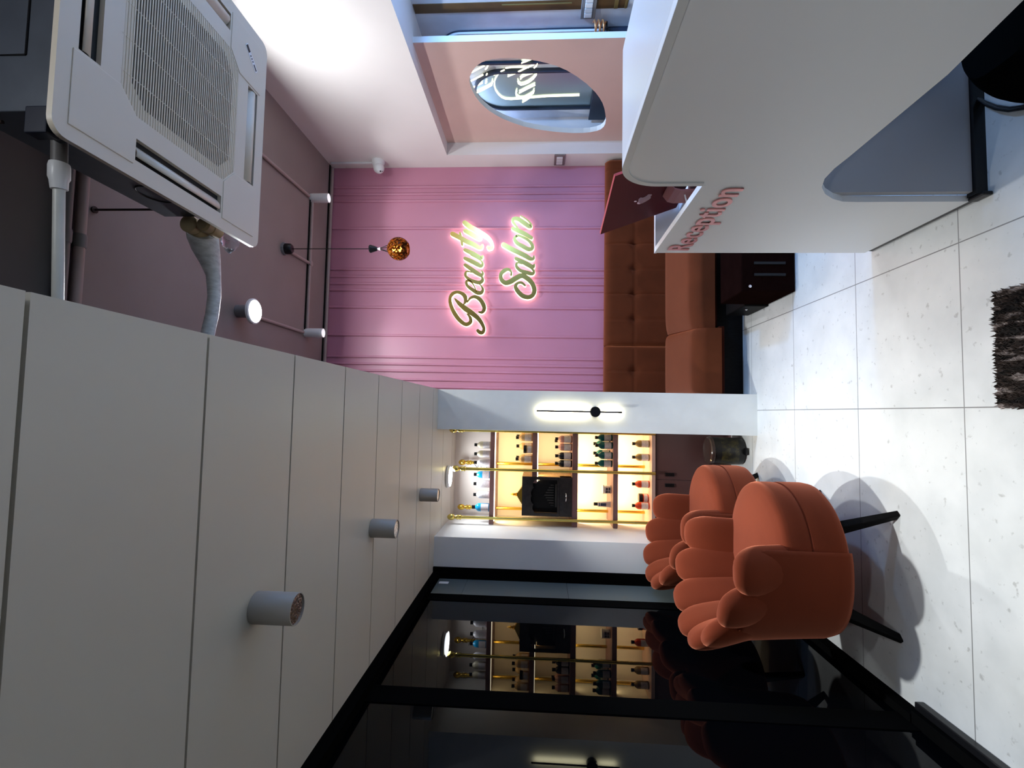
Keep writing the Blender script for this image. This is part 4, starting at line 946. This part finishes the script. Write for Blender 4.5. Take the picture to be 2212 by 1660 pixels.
# red computer on the desk
cm = thing('computer', (0.99, 2.06, 0.872), 'red all-in-one computer standing on the low part of the desk', 'computer')
ft, nt_ = Vector((0.833, 2.275, 1.233)), Vector((0.903, 1.85, 1.230))
fbm = Vector((0.962, 2.283, 0.884)); nb = fbm+(nt_-ft)
nrm = (nt_-ft).cross(fbm-ft).normalized()
if nrm.x > 0: nrm = -nrm
mb = MB(); T = 0.012
q = [ft, nt_, nb, fbm]
mb.add(q+[p-nrm*T for p in q], [(0, 1, 2, 3), (4, 7, 6, 5), (0, 4, 5, 1), (1, 5, 6, 2), (2, 6, 7, 3), (3, 7, 4, 0)])
mb.m = [0, 1, 2, 2, 2, 2]
scr = mb.build('screen', [REDM, BLKP, REDL], cm, bevel=0.002)
ua = (nt_-ft).normalized(); va = (fbm-ft).normalized()
lc = at(1391, 430, 0, (ft.x+nb.x)/2-0.005); 
t_ = (ft-lc).dot(nrm)/ (lc-CAM).dot(nrm); lc = CAM+(lc-CAM)*(1+t_)
logo = [(0.0,-0.62),(-0.14,-0.70),(-0.34,-0.72),(-0.56,-0.60),(-0.70,-0.36),(-0.74,-0.05),(-0.66,0.28),(-0.50,0.60),(-0.30,0.80),(-0.14,0.80),(0.0,0.73),(0.14,0.74),(0.30,0.82),(0.46,0.74),(0.60,0.54),(0.70,0.30),(0.52,0.16),(0.42,-0.06),(0.46,-0.32),(0.64,-0.50),(0.46,-0.68),(0.24,-0.72)]
leaf = [(0.02,-0.80),(0.04,-0.98),(0.16,-1.14),(0.32,-1.20),(0.32,-1.02),(0.20,-0.86)]
lg = MB(); S = 0.040
for l in (logo, leaf):
    lg.prism([[(a*S, b*S) for a, b in l]], lambda a, b, d: lc+ua*a+va*b+nrm*d, 0.0002, 0.0014)
lg.build('logo', LOGOM, scr)
sc0 = (ft+nt_+nb+fbm)/4 + va*0.06
s0 = sc0+nrm*0.002; wd = ua*0.045
stp = [s0, s0+va*0.02+nrm*0.012, Vector((0.93, 0, 0.93)), ]
mb = MB(); cyy = (sc0.y)
pf = [(sc0.x-0.004, 0.985), (sc0.x-0.030, 0.965), (sc0.x-0.036, 0.940), (sc0.x-0.034, 0.8716)]
th_ = 0.006
for i in range(len(pf)-1):
    (x0, z0), (x1_, z1_) = pf[i], pf[i+1]
    a = [(x0, cyy-0.062, z0), (x0, cyy+0.062, z0), (x1_, cyy+0.062, z1_), (x1_, cyy-0.062, z1_)]
    bq = [(p[0]+th_, p[1], p[2]) for p in a]
    mb.add(a+bq, [(0, 1, 2, 3), (4, 7, 6, 5), (0, 4, 5, 1), (1, 5, 6, 2), (2, 6, 7, 3), (3, 7, 4, 0)])
mb.box(sc0.x-0.034, sc0.x+0.09, cyy-0.062, cyy+0.062, 0.8708, 0.8758)
mb.build('stand', STANDM, cm)
cbm = MB(); cbm.tube([(sc0.x-0.03, cyy-0.02, 0.915), (sc0.x-0.07, cyy-0.02, 0.905), (sc0.x-0.09, cyy-0.01, 0.885), (sc0.x-0.07, cyy+0.05, 0.8745), (sc0.x-0.05, cyy+0.10, 0.8745)], 0.0035, 8); cbm.build('power_cable', WPL, cm, smooth=60)

# black bag under the counter
bg = thing('bag', (1.18, 1.42, 0), 'black bag with a strap loop on the floor under the counter', 'bag')
def bagf(u, v):
    a = 2*PI*u; sq = lambda c: math.copysign(abs(c)**0.55, c)
    w_ = 1-0.25*v**3; wob = 1+0.03*math.sin(3*a+4*v)
    return (1.19+0.225*w_*wob*sq(math.cos(a)), 1.44+0.16*w_*wob*sq(math.sin(a)), 0.002+0.205*v)
mb = MB(); mb.grid(bagf, 40, 14, close_u=True); ringt = [bagf(i/40, 1) for i in range(40)]; ringb = [bagf(i/40, 0) for i in range(40)]
mb.add(ringt, [tuple(range(40))]).add(ringb, [tuple(range(40))]); mb.build('body', mat('black_fabric', (0.002, 0.002, 0.002), 0.95, ior=1.05), bg, smooth=50)
lp = MB()
for dy_, dz in ((0, 0.02), (5, 0.012)):
    lp.tube([at(x_, y_+dy_*math.sin(PI*i_/7)*-1, 2, dz) for i_, (x_, y_) in enumerate([(2085, 190), (2105, 210), (2128, 225), (2152, 235), (2180, 239), (2212, 234), (2245, 222), (2275, 200)])], 0.0055, 8)
lp.build('strap', BLKP, bg, smooth=60)

# shaggy rug at the lower edge
RX0, RX1, RY0, RY1 = 0.045, 0.425, 0.95, 1.705
rg = thing('rug', (0.235, 1.33, 0), 'dark brown and grey shaggy rug on the pale tiles', 'rug')
box('backing', mat('rug_backing', (0.02, 0.013, 0.01), 0.95), RX0+0.006, RX1-0.006, RY0, RY1-0.006, 0.0, 0.008, parent=rg)
mb = MB(); rr = random.Random(3)
nx, ny = 62, 122
for i in range(nx):
    for j in range(ny):
        x = RX0+(RX1-RX0)*(i+rr.random())/nx; y = RY0+(RY1-RY0)*(j+rr.random())/ny
        h = 0.016+0.012*rr.random(); dx, dy = rr.uniform(-0.009, 0.009), rr.uniform(-0.009, 0.009); w = 0.0042
        mb.add([(x-w, y-w, 0.006), (x+w, y-w, 0.006), (x+w, y+w, 0.006), (x-w, y+w, 0.006), (x+dx, y+dy, h)], [(0, 1, 4), (1, 2, 4), (2, 3, 4), (3, 0, 4)])
o = mb.build('pile', RUGM, rg, weld=False); o['kind'] = 'stuff'

# ------------------------------------------------------------------ shell chairs
def sup(a, n): return math.copysign(abs(a)**(2/n), a)
def make_chair(loc, label):
    t = thing('shell_chair', loc, label, 'chair', 'rust velvet shell chairs')
    L0 = Vector(loc)
    def P(x, y, z): return (L0.x+x, L0.y+y, L0.z+z)
    # skirt / seat base
    def plan(a, k=1.0, dx=0.0):
        c, s = math.cos(a), math.sin(a); n_ = 2.05 if c > 0 else 2.3
        return (-0.010+dx+(0.345 if c > 0 else 0.335)*k*sup(c, n_), 0.318*k*sup(s, n_))
    mb = MB(); prof = [(0.86, 0.196), (0.94, 0.200), (0.985, 0.214), (1.0, 0.24), (1.0, 0.335), (0.995, 0.348), (0.97, 0.352)]
    n = 72
    mb.grid(lambda u, v: P(*plan(2*PI*u, prof[round(v*(len(prof)-1))][0]), prof[round(v*(len(prof)-1))][1]), n, len(prof), close_u=True)
    mb.add([P(*plan(2*PI*i/n, 0.86), 0.196) for i in range(n)], [tuple(range(n))])
    mb.build('seat_base', RUST, t, smooth=50)
    mb = MB(); prof2 = [(0.955, 0.350), (0.985, 0.353), (0.995, 0.362), (1.0, 0.38), (1.0, 0.432), (0.992, 0.446), (0.972, 0.457), (0.93, 0.465), (0.80, 0.473), (0.6, 0.478), (0.35, 0.481), (0.15, 0.482), (0.0, 0.482)]
    mb.grid(lambda u, v: P(*plan(2*PI*u, prof2[round(v*(len(prof2)-1))][0]*0.985, 0.004), prof2[round(v*(len(prof2)-1))][1]), n, len(prof2), close_u=True)
    mb.build('seat_cushion', RUST, t, smooth=50)
    # petals
    N = 8; a0, a1 = 88, 272
    for i in range(N):
        th = rad(a0+(a1-a0)*i/(N-1)); k = abs(i-3.5)/3.5
        zt = 0.80-0.105*k**2.2; zb = 0.33
        r_b = 0.268; r_t = 0.352+0.010*(1-k)
        wt = 0.101; wb = 0.082; dpt = 0.052
        er = Vector((math.cos(th)*1.05, math.sin(th)*0.96, 0)); tg = Vector((-math.sin(th), math.cos(th), 0))
        if k > 0.9: wt = 0.104; wb = 0.106
        lev = [(h, 1.0) for h in (0.0, 0.12, 0.25, 0.38, 0.50, 0.60, 0.66)] + [(0.66+0.34*math.sin(rad(x)), max(0.004, math.cos(rad(x))**0.72)) for x in (12, 24, 36, 48, 58, 68, 77, 84, 88.5)]
        nn = 32; mb = MB(); vs = []
        for h, s in lev:
            z = zb+(zt-zb)*h; r = r_b+(r_t-r_b)*h**1.1+0.026*max(0, h-0.55)
            w_ = (wb+(wt-wb)*h)*(s**0.9); d = dpt*(0.85+0.30*h)*s
            for q in range(nn):
                a = 2*PI*q/nn; ca, sa = sup(math.cos(a), 2.7), sup(math.sin(a), 2.1)
                # the channel curves round with the back
                c_ = w_*ca; p = er*(r+d*sa)+tg*c_-er*(c_*c_/(2*r))*0.9; vs.append(P(p.x-0.012, p.y, z))
        fs = [(j*nn+q, j*nn+(q+1) % nn, (j+1)*nn+(q+1) % nn, (j+1)*nn+q) for j in range(len(lev)-1) for q in range(nn)]
        fs += [tuple(range(nn)), tuple((len(lev)-1)*nn+q for q in range(nn))]
        mb.add(vs, fs); mb.build('back_petal', RUST, t, smooth=60)
    # smooth outer shell behind the petals, its ends falling to the seat front
    def ztop_of(phi):
        if phi < 95: return 0.668-0.063*(phi/95)**2.2
        q = (phi-95)/12; return 0.605-0.045*q*q
    mb = MB(); nu, nv = 84, 22; A0, A1 = rad(74), rad(286)
    def shell(u, v):
        th = A0+(A1-A0)*u; zt_ = ztop_of(abs(math.degrees(th)-180)); z = 0.196+(zt_-0.196)*v
        bx_, by_ = plan(th, 1.0); hh = (z-0.196)/0.5
        fl = 1.018+0.092*hh**1.2-0.03*max(0, 1-v*12)
        return P(bx_*fl, by_*fl, z)
    mb.grid(shell, nu, nv)
    o = mb.build('back_shell', RUST, t, smooth=60); sm = o.modifiers.new('thick', 'SOLIDIFY'); sm.thickness = 0.034; sm.offset = -1
    # legs
    for sx in (1, -1):
        for sy in (1, -1):
            x0, y0, x1, y1 = 0.165*sx-0.01, 0.185*sy, 0.252*sx-0.005, 0.285*sy
            ex = Vector((sx, sy*0.9, 0)).normalized(); pe = Vector((-ex.y, ex.x, 0))
            def ringp(c, a, b): return [P(*(Vector(c)+ex*a*i_+pe*b*j_)) for i_, j_ in ((-1, -1), (1, -1), (1, 1), (-1, 1))]
            mb = MB(); mb.add(ringp((x0, y0, 0.215), 0.034, 0.018)+ringp((x1, y1, 0.0), 0.016, 0.013), [(0, 1, 2, 3), (4, 7, 6, 5), (0, 4, 5, 1), (1, 5, 6, 2), (2, 6, 7, 3), (3, 7, 4, 0)])
            mb.build('leg', BLKW, t, bevel=0.004)
    return t
ch = make_chair((-0.645, 2.475, 0), 'rust velvet shell chair nearest the camera before the dark glass')
dup(ch, (-0.645, 3.245, 0), 0, 'rust velvet shell chair farther back, before the lit shelves')

# ------------------------------------------------------------------ world and colour management
wd = bpy.data.worlds.new('world'); SC.world = wd; wd.use_nodes = True
wd.node_tree.nodes['Background'].inputs[0].default_value = (0.5, 0.55, 0.6, 1); wd.node_tree.nodes['Background'].inputs[1].default_value = 0.02
SC.view_settings.view_transform = 'Standard'; SC.view_settings.look = 'None'
SC.view_settings.gamma = 1; SC.view_settings.use_curve_mapping = False; SC.view_settings.exposure = 0.22
SC.cycles.max_bounces = 10; SC.cycles.diffuse_bounces = 5; SC.cycles.glossy_bounces = 5; SC.cycles.transmission_bounces = 8
SC.cycles.caustics_reflective = False; SC.cycles.caustics_refractive = False
SC.cycles.use_denoising = True; SC.cycles.sample_clamp_indirect = 6
